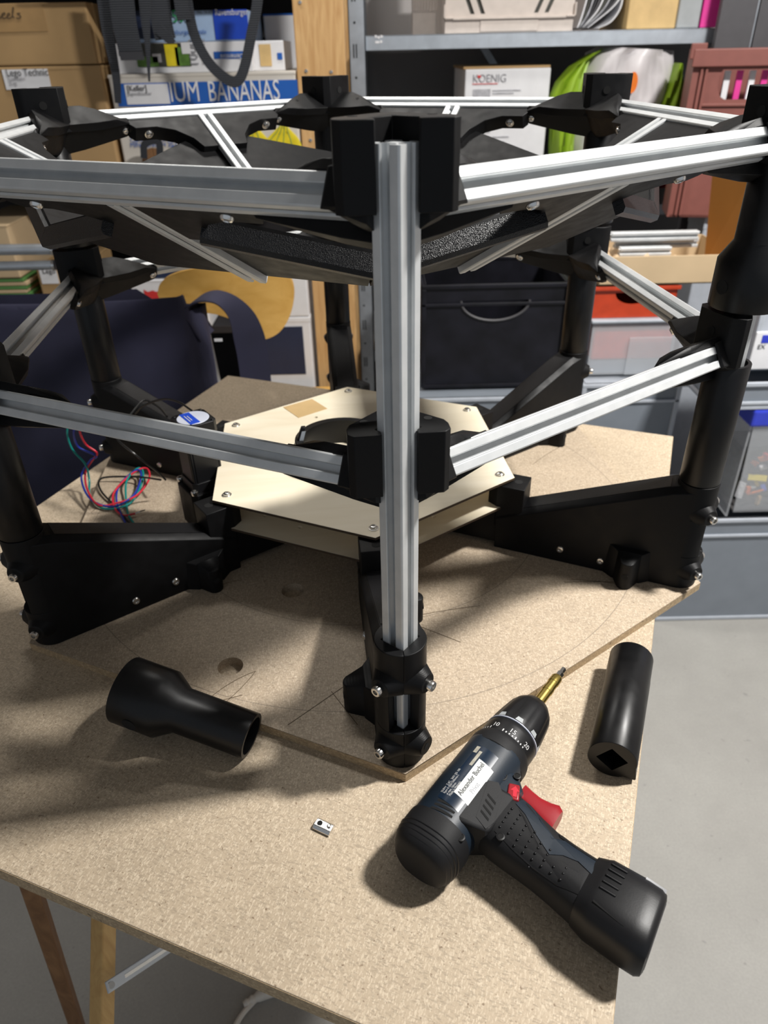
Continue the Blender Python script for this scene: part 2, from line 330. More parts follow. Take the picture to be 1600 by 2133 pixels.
for a_, b_, bw in (((455, 1475), (533, 1398), -.002), ((440, 1452), (533, 1398), .003), ((466, 1458), (505, 1448), .0), ((455, 1220), (505, 1208), .001), ((875, 1305), (960, 1338), .0), ((870, 1282), (1000, 1262), .001),
                  ((600, 1510), (760, 1400), .0), ((1175, 1213), (1290, 1213), .001), ((1190, 1207), (1285, 1216), .001), ((1110, 968), (1180, 925), .003), ((240, 1025), (190, 1068), .0), ((690, 1440), (745, 1510), 0)): pencil(a_, b_, .0006, bw)
# ================================================================ HEXAGONAL FRAME
ZU, ZL, TH = .4395, .2655, PI/6
fr = empty('hexagonal_machine', CEN+V3((0, 0, .0003)), PHI)
tag(fr, 'black printed and aluminium profile hexagonal machine frame with six posts and a funnel', 'machine frame')
mm = .001
def CM(k, z=0): a = k*PI/3; m = Matrix.Rotation(a, 4, 'Z'); m.translation = (R*math.sin(a), -R*math.cos(a), z); return m   # corner frame: x right, y inward
def SM(k, z=0): a = (k+.5)*PI/3; m = Matrix.Rotation(a, 4, 'Z'); m.translation = (AP*math.sin(a), -AP*math.cos(a), z); return m   # side frame
# extrusion section 20 x 20, slot each side
def section():
    half = [(9.8, -9.2), (10, -8.8), (10, -3.6), (9.7, -3.2)] + [(8.3, -2.75), (8.0, -5.6), (6.6, -5.8), (3.6, -2.9)]
    side = half + [(x, -y) for x, y in reversed(half)]; out = []
    for k in range(4):
        c, s = round(math.cos(k*PI/2)), round(math.sin(k*PI/2)); out += [((x*c-y*s)*mm, (x*s+y*c)*mm) for x, y in side]
    return out
SEC = section()
def extr(L, M=None): return MB().prism(SEC, 0, L, M)
# --- screws
def head_mesh(name, r, h, socket=True):
    b = MB(); b.lathe([(r*.93, 0), (r, .0006), (r, h-.0008), (r*.88, h), (r*.5, h), (r*.45, h*.45)], 20); return b.mesh(name, 'steel')
CAPS = head_mesh('cap_screw', .0043, .0058)
bt = MB(); bt.lathe([(.0047, 0), (.0045, .0012), (.0036, .0024), (.0022, .0028), (.0019, .0016)], 20); BUTT = bt.mesh('button_screw', 'steel')
wsh = MB(); wsh.lathe([(.0055, 0), (.0055, .0008), (.0042, .0009), (.0040, .0024), (.003, .0032), (.0018, .0033), (.0016, .002)], 20); PAN = wsh.mesh('pan_screw', 'steel')
def screw(me, parent, p, d):
    m = V3(d).to_track_quat('Z', 'Y').to_matrix().to_4x4(); m.translation = V3(p); return put('screw', me, parent, M=m)
def hole(parent, p, d, r, name='bolt_hole'):
    p, d = V3(p), V3(d).normalized(); return MB().cyl(p-d*.003, p+d*.0002, r, n=20).build(name, 'dark_hole', parent)
# --- legs
def ringpoly(n, a0, a1, ro, di):
    O, I = [], []
    for i in range(n+1):
        a = a0+(a1-a0)*i/n; O.append((ro*math.cos(a), ro*math.sin(a))); d = di/(abs(math.cos(a))+abs(math.sin(a))); I.append((d*math.cos(a), d*math.sin(a)))
    return O, I
def ringsec(b, z0, z1, a0, a1, ro, di, n=40):
    O, I = ringpoly(n, a0, a1, ro, di); rings = []
    for o_, i_ in zip(O, I): rings.append([V3((*o_, z0)), V3((*o_, z1)), V3((*i_, z1)), V3((*i_, z0))])
    b.loft(rings, cap=True)
lb = MB(); DI = .0149
ringsec(lb, 0, .041, -PI/2, 1.5*PI, .0205, DI); ringsec(lb, .088, .127, -PI/2, 1.5*PI, .0205, DI); ringsec(lb, .041, .088, -PI/2+.62, 1.5*PI-.62, .0205, DI)
prof = [(.0, 0), (.0, .1262), (.022, .121), (.206, .046), (.206, 0)]
lb.hull([V3((s*(.0204 if y < .03 else .0188), y, z-(.006 if z > .01 else 0))) for s in (-1, 1) for y, z in prof] + [V3((s*.0135, y, z)) for s in (-1, 1) for y, z in prof if z > .01])
for s, yc, rr in ((-1, .052, 1), (1, .165, -1)):   # mounting ears
    hz = .040 if s < 0 else .036
    lb.hull([V3((s*.017, yc-.028, 0)), V3((s*.017, yc+.03, 0)), V3((s*.017, yc-.024, hz)), V3((s*.017, yc+.026, hz)), V3((s*.028, yc-.012, hz*.93)), V3((s*.028, yc+.012, hz*.93)), V3((s*.028, yc-.015, 0)), V3((s*.028, yc+.015, 0))])
    lb.hull([V3((s*.026, yc-.013, hz*.95)), V3((s*.026, yc+.013, hz*.95)), V3((s*.026, yc-.014, 0)), V3((s*.026, yc+.014, 0))] + [V3((s*.037+.0085*math.cos(a)*s, yc+.0085*math.sin(a), z)) for a in [i*PI/8-PI/2 for i in range(9)] for z in (0, hz*.82)])
for zc in (.094, .022):
    for s in (-1, 1):
        d = V3((s, -1, 0)).normalized(); lb.cyl(d*.012+V3((0, 0, zc)), d*.0265+V3((0, 0, zc)), .0165, .0082, 24)
LEG = lb.mesh('leg_base', 'black_print', 40)
hbk = MB(); hbk.hull([V3((x, y, z)) for x, y in ((-.017, .176), (.017, .176), (.017, .207), (.010, .219), (-.010, .219), (-.017, .207)) for z in (.028, .0838)])
hbk.hull([V3((x, y, z)) for x in (-.016, .016) for y in (.195, .30) for z in (.006, .050)]); HUB = hbk.mesh('hub_block', 'black_print', 30)
tp = MB(); tp.hull([V3((x, y, z+.0006)) for x in (-.0125, .0125) for y, z in ((.026, .1194), (.176, .0582))] + [V3((0, .1, .085))]); TOPF = tp.mesh('textured_top', 'black_textured', 30)
fl_cap = []
for k in range(6):
    L = put('leg_base', LEG, fr, .0006, M=CM(k))
    hub = put('hub_block', HUB, L, .0008); hole(L, (0, .187, .0838), (0, 0, 1), .0048); put('textured_top', TOPF, L)
    for zc in (.094, .022):
        for s in (-1, 1):
            d = V3((s, -1, 0)).normalized()
            if k == 0 and zc < .05 and s > 0: hole(L, d*.0265+V3((0, 0, zc)), d, .003); continue
            screw(CAPS, L, d*.0262+V3((0, 0, zc)), d)
    for s in (-1, 1):
        for y in (.082, .128): screw(BUTT, L, (s*.0185, y, .013+.004*(y > .1)), (s, 0, 0))
    hole(L, (-.0455, .052, .017), (-1, 0, 0), .0036); hole(L, (.0455, .165, .017), (1, 0, 0), .0036)
# --- posts
PM = Matrix.Rotation(PI/4, 4, 'Z'); POST = extr(.467-.036, PM).mesh('post', 'aluminium', 0)
for k in range(6): m = CM(k, .036); put('post', POST, fr, M=m)
# --- tube covers on five posts (the front post's own covers lie on the table)
def shell(prof, n=40, ri=.0165):   # outer profile plus bore
    b = MB(); z0, z1 = prof[0][1], prof[-1][1]; b.lathe(list(prof)+[(ri, z1), (ri, z0), prof[0]], n, cap=False); return b
LT = shell([(.0196, 0), (.0200, .0006), (.0200, .1270), (.0196, .1276)])
LTM = LT.mesh('tube_cover', 'black_tube', 40)
FLP = [(.0296, 0), (.0300, .0006), (.0300, .040), (.0200, .056), (.0200, .1225), (.0196, .123)]
UTM = shell(FLP, 40, .0155).mesh('flared_tube_cover', 'black_tube', 40)
for k in range(1, 6):
    put('tube_cover', LTM, fr, M=CM(k, .1275))
    u_ = put('flared_tube_cover', UTM, fr, M=CM(k, .3075))
    for s, q in ((-1, -1), (1, -1), (-1, 1), (1, 1)): hole(u_, V3((s*.0215, q*.0215, .020))*.985, (s, q, .0), .0062)
# --- corner brackets
def barP(s):   # s=+1 right bar, -1 left bar; (along, outward, top) in mm -> corner frame
    u = V3((s*math.cos(PI/6), .5, 0)); o = V3((s*.5, -math.cos(PI/6), 0)); z = V3((0, 0, 1))
    n = math.cos(TH)*o+math.sin(TH)*z; w = -math.sin(TH)*o+math.cos(TH)*z
    return (lambda a, b, c: (u*a+n*b+w*c)*mm), u, n, w
bb = MB()
plan = [(11.5, -9), (29, -9), (33, -5), (33, 3), (31, 9), (5, 34), (-5, 34), (-31, 9), (-33, 3), (-33, -5), (-29, -9), (-11.5, -9), (-11.5, -3.4), (-14.9, 0), (0, 14.9), (14.9, 0), (11.5, -3.4)]
bb.prism([(x*mm, y*mm) for x, y in plan], -.006, .039)
for s in (1, -1):
    P, u, n, w = barP(s)
    bb.hull([P(*q) for q in ((4, 9, 17), (43, 9, 17), (58, 1, 17), (72, -11, 16.5), (77, -19, 15.5), (52, -25, 17), (4, -27, 17), (4, 9, 10.3), (46, 9.5, 10.3), (62, 2, 10.3), (78, -11, 10.3), (92, -15, 9.5), (95, -17, 7), (60, -25, 7), (4, -27, 7))])
    bb.hull([P(*q) for q in ((14, -10.3, 11), (92, -10.3, 11), (97, -10.3, 6), (97, -10.3, -7), (92, -10.3, -11.5), (64, -10.3, -12), (34, -10.3, -19), (8, -10.3, -21), (8, -26, 9), (60, -24, 9), (95, -16, 5), (95, -16, -6), (91, -16, -10), (62, -19, -12), (36, -22, -19), (8, -26, -21))])
    bb.hull([P(*q) for q in ((18, 10.2, 13), (39, 10.2, 12), (39, 10.2, -11), (18, 10.2, -12), (20, 15, 14), (37, 12.5, 11), (37, 12.5, -10), (20, 15, -11))])
    bb.hull([P(*q) for q in ((10, 12, -10.2), (36, 11, -10.2), (28, -8, -10.2), (10, -8, -10.2), (10, 9, -17), (20, 6, -16), (16, -6, -16), (10, -6, -17))])
BR = bb.mesh('corner_bracket', 'black_print', 30)
for zc in (ZU, ZL):
    for k in range(6):
        B = put('corner_bracket', BR, fr, .0005, M=CM(k, zc))
        for s in (1, -1):
            P, u, n, w = barP(s); screw(PAN, B, P(88, -16, -1.5), -n)
            if k: hole(B, (s*.0183, .0217, .022), (s, 1, 0), .0042)
            hole(B, (s*.021, .012, .039), (0, 0, 1), .0028)
            if k in (3,): hole(B, P(56, -6, 17), w, .0022, 'pin_hole')
# textured upper side of the brackets' inner arms (bed side of the print)
tb = MB(); P, u, n, w = barP(1)
tb.hull([P(*q) for q in ((44, -11, 21.6), (68, -11, 15.6), (74, -19, 13.8), (46, -20, 21.0), (44, -12, 19), (70, -12, 14))]); TB = tb.mesh('textured_arm', 'black_textured', 30)
# --- ring bars
BAR = extr(R-.052, Matrix.Translation((-(R-.052)/2, 0, 0)) @ Matrix.Rotation(PI/2, 4, 'Y')).mesh('ring_bar', 'aluminium', 0)
for zc in (ZU, ZL):
    for k in range(6): put('ring_bar', BAR, fr, M=SM(k, zc) @ Matrix.Rotation(-TH, 4, 'X'))
# --- spokes, gussets and funnel panels, in each side's sloping plane: x along the bar, y down the slope, z normal
SPK = extr(.172, Matrix.Translation((0, .0102, 0)) @ Matrix.Rotation(-PI/2, 4, 'X')).mesh('spoke', 'aluminium', 0)
wing = [(.0104, .0104), (.102, .0104), (.1035, .013), (.1035, .019), (.099, .027), (.072, .027), (.052, .036), (.036, .054), (.030, .072), (.0104, .072)]
WG = [MB().prism([(s*x, y) for x, y in wing], -.0095, .0078).mesh('gusset', 'black_print', 30) for s in (1, -1)]
PV = (.1475, .0958); PBt = (.1055, .18)
panel = [(-.040, .046), (.040, .046), PV, PBt, (-PBt[0], PBt[1]), (-PV[0], PV[1])]
PN = MB().prism(panel, -.004, .0).mesh('funnel_panel', 'black_print', 30)
RW = []
for s in (1, -1):
    a, b = V3((s*.040, .046, 0)), V3((s*PV[0], PV[1], 0)); d = (b-a).normalized(); nrm = V3((d.y, -d.x, 0))*(1 if s > 0 else -1)
    r_ = MB(); r_.hull([q+nrm*t+V3((0, 0, z)) for q in (a, b+d*.004) for t, z in ((.0, -.003), (.004, -.0035), (.0045, -.016), (.002, -.019), (-.004, -.019), (-.004, -.003))]); RW.append(r_.mesh('rim_wall', 'black_textured', 20))
for k in range(6):
    m = SM(k, ZU) @ Matrix.Rotation(-TH, 4, 'X')
    put('spoke', SPK, fr, M=m)
    for i, s in ((0, 1), (1, -1)):
        G = put('gusset', WG[i], fr, .0006, M=m)
        screw(PAN, G, (s*.082, .027, -.001), (0, 1, 0)); screw(BUTT, G, (s*.078, .018, -.0095), (0, 0, -1))
        put('rim_wall', RW[i], fr, M=m)
    put('funnel_panel', PN, fr, M=m)
# --- plywood plates, their screws and the ring on top
def hexr(r): return [hexpt(r, k) for k in range(6)]
for z, nm, hs in ((.0886, 'plywood_plate', [circ(.028, -.150, .0026, 16), circ(-.05, .10, .0026, 16)]), (.0560, 'plywood_plate', [circ(*q, .0026, 16) for q in ((.075, -.118), (.118, -.088), (-.078, -.118), (-.118, -.088))])):
    me = plate2d(hexr(.1985), hs, .003, 'birch_ply', nm); pp = put(nm, me, fr, loc=(0, 0, z))
    e = MB()
    for k in range(6):
        a_, b_ = V3((*hexpt(.1988, k), 0)), V3((*hexpt(.1988, k+1), 0)); e.add([a_-V3((0, 0, .00005)), b_-V3((0, 0, .00005)), b_-V3((0, 0, .00295)), a_-V3((0, 0, .00295))], [(0, 1, 2, 3)])
    e.build('burnt_edge', 'burnt_edge', pp, sharp=0)
    if z > .07:
        for k in range(6): screw(PAN, pp, (*hexpt(.181, k), 0), (0, 0, 1))
        def pl(px, py): q = atZ(px, py, .0886)-CEN; c, s = math.cos(-PHI), math.sin(-PHI); return V3((q.x*c-q.y*s, q.x*s+q.y*c, 0))
        q = [pl(590, 849), pl(650, 832), pl(682, 852), pl(622, 871)]
        MB().add([v+V3((0, 0, z_)) for z_ in (.0001, .0005) for v in q], [(0, 1, 2, 3), (4, 5, 6, 7), (0, 1, 5, 4), (1, 2, 6, 5), (2, 3, 7, 6), (3, 0, 4, 7)]).build('tape_strip', 'tape_tan', pp, sharp=0)
def fl(px, py, z): q = atZ(px, py, z)-CEN; c, s = math.cos(-PHI), math.sin(-PHI); return V3((q.x*c-q.y*s, q.x*s+q.y*c, z))
rg = shell([(.0600, 0), (.0605, .001), (.0600, .006), (.0560, .012), (.0550, .030), (.054, .031)], 48, .0455).build('centre_ring', 'black_tube', fr, 30, loc=fl(713, 958, .0886))
cl = MB(); cl.hull([V3((x, y, z)) for x, y, z in ((-.058, -.004, .018), (-.050, -.006, .018), (-.058, .008, .018), (-.05, .008, .018), (-.046, .0, .046), (-.041, .0, .046), (-.046, .006, .046), (-.041, .006, .046))]); cl.build('clip', 'black_print', rg, 30, .0006)
cl = MB(); cl.hull([V3((x, y, z)) for x, y, z in ((-.0455, -.0012, .042), (-.041, -.0012, .042), (-.052, -.0052, .024), (-.047, -.0052, .024), (-.0455, .000, .042), (-.041, .000, .042))]); cl.build('clip_face', 'steel', rg, 30)
# --- stepper motor with round label, standing at the left of the plates
mp_ = fl(402, 872, .150); ma = math.radians(30)
mo = MB(); oc = [(-.021, -.016), (-.016, -.021), (.016, -.021), (.021, -.016), (.021, .016), (.016, .021), (-.016, .021), (-.021, .016)]
mo.prism(oc, -.015, 0); mo.prism([(x*.9, y*.9) for x, y in oc], -.075, -.014); mo.prism(oc, -.090, -.074)
for sx in (-1, 1):
    for sy in (-1, 1): mo.cyl((sx*.0165, sy*.0165, -.09), (sx*.0165, sy*.0165, .001), .0022, n=10)
motor = mo.build('stepper_motor', 'drill_black', fr, 35, .0005, loc=mp_, rz=ma)
MB().lathe([(.0185, 0), (.0187, .0004), (.0183, .0008)], 40).build('round_label', 'label_silver', motor, 35, loc=(0, 0, .0002), rz=0)
MB().box(-.010, .002, -.0165, .0165, .0009, .0013).build('label_band', 'bright_blue', motor, sharp=0)
for i, (xx, ln) in enumerate(((-.007, .018), (-.004, .014))): MB().box(xx-.0005, xx+.0005, -ln/2, ln/2, .0012, .0016).build('label_print', 'tick_white', motor, sharp=0)
cp = MB(); cp.prism([(x*1.25, y*1.25) for x, y in oc], -.140, -.086); cp.build('motor_mount', 'black_print', motor, 30, .0008)
for sx, sy in ((-1, -1), (1, -1), (-1, 1)): screw(CAPS, motor, (sx*.0215, sy*.0215, -.086), (0, 0, 1))
# wires of the motor
mw = Matrix.Translation(CEN) @ Matrix.Rotation(PHI, 4, 'Z') @ Matrix.Translation(mp_) @ Matrix.Rotation(ma, 4, 'Z'); imw = mw.inverted()
def wire(mat, pts, r=.0014):
    MB().tube([imw @ q for q in spline([atZ(px, py, z) for px, py, z in pts], 10)], r, 8).build('wire', mat, motor)
wire('wire_teal', [(310, 915, .11), (220, 893, .11), (160, 872, .105), (140, 895, .09), (150, 935, .06), (178, 968, .035), (186, 1000, .012), (187, 1030, .004), (205, 1055, .003), (238, 1060, .004), (275, 1045, .005), (296, 1005, .008), (297, 980, .012), (285, 977, .014), (265, 1000, .012), (262, 1030, .006), (267, 1070, .003), (280, 1092, .002)])
wire('wire_blue', [(310, 912, .11), (220, 895, .11), (168, 876, .11), (154, 895, .1), (162, 930, .065), (200, 950, .05), (188, 960, .04), (170, 990, .02), (178, 1025, .008), (200, 1048, .006), (240, 1055, .006), (280, 1030, .008), (294, 990, .012), (283, 980, .015), (250, 1010, .008), (243, 1045, .005), (262, 1092, .002)])
wire('wire_red', [(310, 915, .11), (230, 893, .11), (180, 876, .11), (166, 895, .1), (178, 925, .07), (202, 944, .055), (192, 960, .04), (178, 985, .02), (182, 1020, .01), (205, 1052, .006), (245, 1048, .006), (285, 1032, .008), (310, 1000, .01), (308, 978, .012), (290, 978, .014), (260, 1000, .012), (236, 1030, .008), (240, 1060, .004), (258, 1074, .003), (282, 1070, .004)])
wire('wire_black', [(335, 1000, .03), (290, 994, .012), (225, 994, .008), (206, 1003, .005), (212, 1025, .004), (240, 1055, .003), (270, 1090, .002)])
wire('wire_black', [(348, 868, .13), (330, 848, .13), (300, 835, .13), (275, 860, .125), (240, 905, .11), (285, 950, .09), (330, 985, .05), (345, 1000, .035)])
wire('wire_black', [(400, 856, .15), (372, 838, .155), (340, 832, .15), (300, 845, .135), (282, 862, .12)], .0013)
# copper ends
MB().tube([imw @ q for q in spline([atZ(282, 1070, .004), atZ(292, 1066, .005), atZ(302, 1063, .004)], 5)], .0008, 6).build('wire_end', 'steel', motor)
# ================================================================ LOOSE PARTS ON THE TABLE
# flared cover lying on its side
A0, A1 = atZ(262, 1436, .0305), atZ(500, 1524, .0115); zx = (A1-A0).normalized()
m = zx.to_track_quat('Z', 'Y').to_matrix().to_4x4(); m.translation = A0
lf = put('loose_flared_tube', shell(FLP, 48, .0165).mesh('loose_flared_tube', 'black_tube', 40), M=m)
tag(lf, 'loose black flared tube cover lying on its side across the hexagonal board edge', 'tube')
hh = m.inverted().to_3x3() @ V3((-.15, -.85, -.12)); hh.z = 0; hh.normalize(); hole(lf, hh*.0298+V3((0, 0, .022)), hh, .0068)
# straight cover with square bore, leaning along the right edge of the table
A0, A1 = V3((.1835, .392, 0)), V3((.2395, .520, 0)); dr = (A1-A0).normalized()
m = dr.to_track_quat('Z', 'Y').to_matrix().to_4x4(); m.translation = A0+V3((0, 0, TT+.0202))
tube = MB(); nn = 48; Lt = .128
def outer_r(a): return .0200
rot = math.radians(8)
rings = []
for z in (0, .0006, Lt-.0006, Lt):
    ring = []
    for i in range(nn):
        a = 2*PI*i/nn; r = .0200-(.0005 if z in (0, Lt) else 0); ring.append(V3((r*math.cos(a), r*math.sin(a), z)))
    rings.append(ring)
inn = lambda z: [V3(((.0128/(abs(math.cos(2*PI*i/nn+rot))+abs(math.sin(2*PI*i/nn+rot))))*math.cos(2*PI*i/nn), (.0128/(abs(math.cos(2*PI*i/nn+rot))+abs(math.sin(2*PI*i/nn+rot))))*math.sin(2*PI*i/nn), z)) for i in range(nn)]
rings = rings + [inn(Lt), inn(0), rings[0]]
tube.loft(rings, cap=False)
st_ = put('loose_tube', tube.mesh('loose_tube', 'black_tube', 40), M=m); tag(st_, 'loose straight black tube cover with diamond bore beside the drill bit', 'tube')
fin_a = m.inverted().to_3x3() @ V3((.75, -.3, -.62)); fa = math.atan2(fin_a.y, fin_a.x)
fn = MB(); fn.hull([V3((r*math.cos(fa+t), r*math.sin(fa+t), z)) for z in (.0003, Lt-.012) for r, t in ((.0195, -.55), (.0195, .35), (.0262, .02), (.0262, -.03))]); fn.build('key_ridge', 'black_tube', st_, 30)
# slot nut
nu = empty('slot_nut', atZ(675, 1725, TT), math.radians(-28)); tag(nu, 'small nickel plated slot nut lying alone on the table', 'nut')
b = MB(); b.prism([(-.0052, .0003), (.0052, .0003), (.0052, .0022), (.003, .0044), (-.003, .0044), (-.0052, .0022)], -.0075, .0075, Matrix(((0, 0, 1, 0), (1, 0, 0, 0), (0, 1, 0, 0), (0, 0, 0, 1)))); b.build('body', 'steel', nu, 20, .0003)
hole(nu, (-.0035, 0, .0044), (0, 0, 1), .0021, 'threaded_hole'); MB().lathe([(.0017, 0), (.0017, .0007), (.001, .0012)], 16).build('spring_ball', 'steel', nu, loc=(.0045, .0008, .0042))
# ================================================================ CORDLESS DRILL (lies on its side; u along the chuck axis, v towards the battery, w up)
DU = V3((math.cos(math.radians(52.2)), math.sin(math.radians(52.2)), 0)); DO = V3((.0262, .3120, TT+.0262))
DM = Matrix((DU, V3((0, 0, 1)).cross(DU), V3((0, 0, 1)))).transposed().to_4x4(); DM.translation = DO
dr = bpy.data.objects.new('cordless_drill', None); link(dr); dr.matrix_world = DM; dr.empty_display_size = .02
tag(dr, 'dark blue and black cordless drill with red trigger lying on the table', 'drill')
def D(u, v, w): return V3((u*mm, -v*mm, w*mm))
def sring(c, ra, rb, e, n=36):   # superellipse in v-w at u
    out = []
    for i in range(n):
        a = 2*PI*i/n; ca, sa = math.cos(a), math.sin(a)
        out.append(D(c[0], c[1]+ra*math.copysign(abs(ca)**(2/e), ca), c[2]+rb*math.copysign(abs(sa)**(2/e), sa)))
    return out
def vring(c, ra, rb, e, n=36, sk=0):   # superellipse in u-w at v
    out = []
    for i in range(n):
        a = 2*PI*i/n; ca, sa = math.cos(a), math.sin(a); du = ra*math.copysign(abs(ca)**(2/e), ca)
        out.append(D(c[0]+du, c[1]+du*sk, c[2]+rb*math.copysign(abs(sa)**(2/e), sa)))
    return out
BRd = 25.2
hs = MB(); hs.loft([sring((u, 0, 0), r, r, 2.25) for u, r in ((12, 25.0), (20, BRd), (95, BRd), (98, 25.0), (101, 24))]); housing = hs.build('motor_housing', 'drill_navy', dr, 40)
rc = MB(); rc.loft([sring((u, 0, 0), r, r, e) for u, r, e in ((-14, 13, 2.5), (-13.4, 18, 2.6), (-11, 21.4, 2.7), (-6, 24, 2.7), (2, 25.5, 2.6), (12, 26, 2.4), (15, 26, 2.3), (15.5, 25.3, 2.3))]); rear = rc.build('rear_cap', 'drill_rubber', dr, 40)
for uu in (-9, -5.5, -2, 1.5):   # cooling ribs round the rear cap
    r0_ = {-9: 22.2, -5.5: 24.1, -2: 24.9, 1.5: 25.5}[uu]
    q = MB(); q.loft([sring((uu+k_, 0, 0), r_, r_, 2.55) for k_, r_ in ((-.45, r0_), (0, r0_+.5), (.45, r0_+.25))], cap=False); q.build('rib', 'drill_black', rear, 40)
# rubber flank between housing and handle, and rubber band over the spine
rb_ = MB(); rb_.hull([D(*q) for q in ((19, 9, 23.6), (62, 9, 23.6), (28, 34, 17.8), (66, 36, 17.8), (31, 33, -15), (66, 36, -15), (20, 10, -22.5), (62, 10, -22.5), (22, 22, 17), (23, 22, -15))]); rb_.build('rubber_flank', 'drill_rubber', dr, 30, .0025)
fw = lambda v: 23.6-(v-9)*5.8/26
q = MB(); q.hull([D(u, v, fw(v)+w) for u, v in ((28, 31), (31, 21), (62, 13), (66, 20), (60, 27), (36, 33)) for w in (-1, .25)]); q.build('vent_panel', 'drill_rubber', dr, 30)
def patch(v0, v1, u0, u1, r, mat, name, parent, n=14, skew=0):
    q = MB(); q.grid(lambda a, b_: D(u0+(u1-u0)*a+skew*b_, v0+(v1-v0)*b_, math.sqrt(r*r-(v0+(v1-v0)*b_)**2)), n, 14); return q.build(name, mat, parent, 60, fix=False)
spine = MB(); spine.grid(lambda a, b_: D(14+84*a, BRd*1.012*math.sin(-1.62+1.12*b_), BRd*1.012*math.cos(-1.62+1.12*b_)), 10, 12); spine.build('spine_rubber', 'drill_rubber', dr, 60, fix=False)
pan = patch(-11.5, 14.5, 27, 86, 25.75, 'drill_panel', 'rating_plate', dr, skew=-3)
stk = patch(-1.5, 12.5, 36, 73, 25.95, 'sticker', 'name_sticker', dr, skew=-2)
patch(-9.8, -6.6, 77, 84, 25.95, 'old_sticker', 'small_sticker', dr); patch(-5.4, -2.8, 64, 80, 25.95, 'old_sticker', 'small_sticker', dr)
def bent(u0, v0, r): return lambda c: D(u0+c.x*1000, v0-c.y*1000, 0)+V3((0, 0, math.sqrt(max(0, r*r-(v0-c.y*1000)**2))*mm+c.z))
for s_, sz, u0, v0, m_ in (('Alexander Buchel', .0056, 36.5, 4.8, 'ink'), ('Privat', .0052, 44, 10.5, 'ink_grey')): put('lettering', text_mesh(s_, sz, m_, bend=bent(u0, v0, 26.05), sx=.86), stk)
for i, s_ in enumerate(('10.8V=  Z.6C.  3601 J55 100', 'Rpm 0-350/1300min-1', 'ø max. 10mm', 'Made in Malaysia')): put('lettering', text_mesh(s_, .0026, 'tick_white', bend=bent(31.5, -8.6+2.35*i, 25.85), sx=.86), pan)
for k in range(3):   # cooling slots behind the rating plate
    q = MB(); q.grid(lambda a, b_: D(15.5+3.6*k+2.0*a+2.5*b_, -11+24*b_-2*k, math.sqrt(25.55**2-(-11+24*b_-2*k)**2)), 2, 10); q.build('cooling_slot', 'dark_hole', dr, 60, fix=False)
# gearbox collar, torque ring, chuck
ML = Matrix(((0, 0, 1, 0), (1, 0, 0, 0), (0, 1, 0, 0), (0, 0, 0, 1)))
def lat(prof, n=48, mod=None): return MB().lathe([(r*mm, u*mm) for r, u in prof], n, ML, mod)
lat([(24.2, 93), (25.8, 95), (25.9, 103), (25.0, 107), (23.8, 109)]).build('gearbox_collar', 'drill_rubber', dr, 30)
tring = lat([(22.0, 108.5), (23.4, 109), (23.6, 120), (23.0, 124), (22.4, 125)]).build('torque_ring', 'drill_black', dr, 30)
for i in range(20):
    a = math.radians(50+i*7.2-90+40); rr = .02368
    if i in (9, 10, 11): continue
    L_ = .0026 if i % 4 == 0 else .0016; t_ = .0005
    tn = V3((0, -math.sin(a), math.cos(a))); rd = V3((0, math.cos(a), math.sin(a)))
    p0 = rd*rr+V3((.1095, 0, 0)); tick = MB().add([p0-tn*t_, p0+tn*t_, p0+tn*t_+V3((L_, 0, 0)), p0-tn*t_+V3((L_, 0, 0))], [(0, 1, 2, 3)]); tick.build('tick_mark', 'tick_white', tring, 0)
def on_ring(s_, ang, u0, size):   # number wrapped on the torque ring, reading across it
    a0 = math.radians(ang)
    put('lettering', text_mesh(s_, size, 'tick_white', 'CENTER', bend=lambda c: V3((u0*mm+c.y, (.0238+c.z)*math.cos(a0+c.x/.0238), (.0238+c.z)*math.sin(a0+c.x/.0238)))), tring)
on_ring('15', 104, 112.2, .0062); on_ring('10', 66, 112.2, .0062); on_ring('20', 142, 112.2, .0062)
lat([(23.2, 125), (23.6, 125.3), (23.6, 125.9), (23.0, 126.2)]).build('silver_ring', 'label_silver', dr, 30)
flute = lambda a, z: 1-.035*max(0, math.cos(a*9))**2*(1 if .130 < z < .158 else 0)
chuck = lat([(21.0, 126), (22.6, 126.5), (22.8, 131), (22.6, 134), (21.6, 142), (20.4, 150), (19.2, 157), (17.2, 162), (13.8, 167), (12.8, 168.5), (11.2, 169), (6, 169.2)], 72, flute).build('chuck', 'drill_black', dr, 25)
for i in range(9):
    a = 2*PI*(i+.5)/9; rd = V3((0, math.cos(a), math.sin(a))); tn = V3((0, -math.sin(a), math.cos(a))); q = MB()
    q.add([V3((.1272, 0, 0))+rd*.02295-tn*.0034, V3((.1272, 0, 0))+rd*.02295+tn*.0034, V3((.1312, 0, 0))+rd*.02305+tn*.0024, V3((.1312, 0, 0))+rd*.02305-tn*.0024], [(0, 1, 2, 3)]); q.build('grip_mark', 'grey_binder', chuck, 0)
lat([(12.4, 168.2), (12.6, 168.6), (11.8, 169.2)], 40).build('chuck_rim', 'steel', dr, 30)
lat([(5.0, 165), (5.0, 190), (5.3, 190.4), (5.3, 195), (4.9, 195.4), (4.9, 203), (5.3, 203.4), (5.3, 211), (4.6, 212.5), (4.2, 213)], 28).build('bit_holder', 'brass', dr, 30)
lat([(3.6, 210), (3.6, 219), (2.6, 220.5), (2.6, 226), (2.2, 226.6)], 6).build('bit', 'steel', dr, 20)
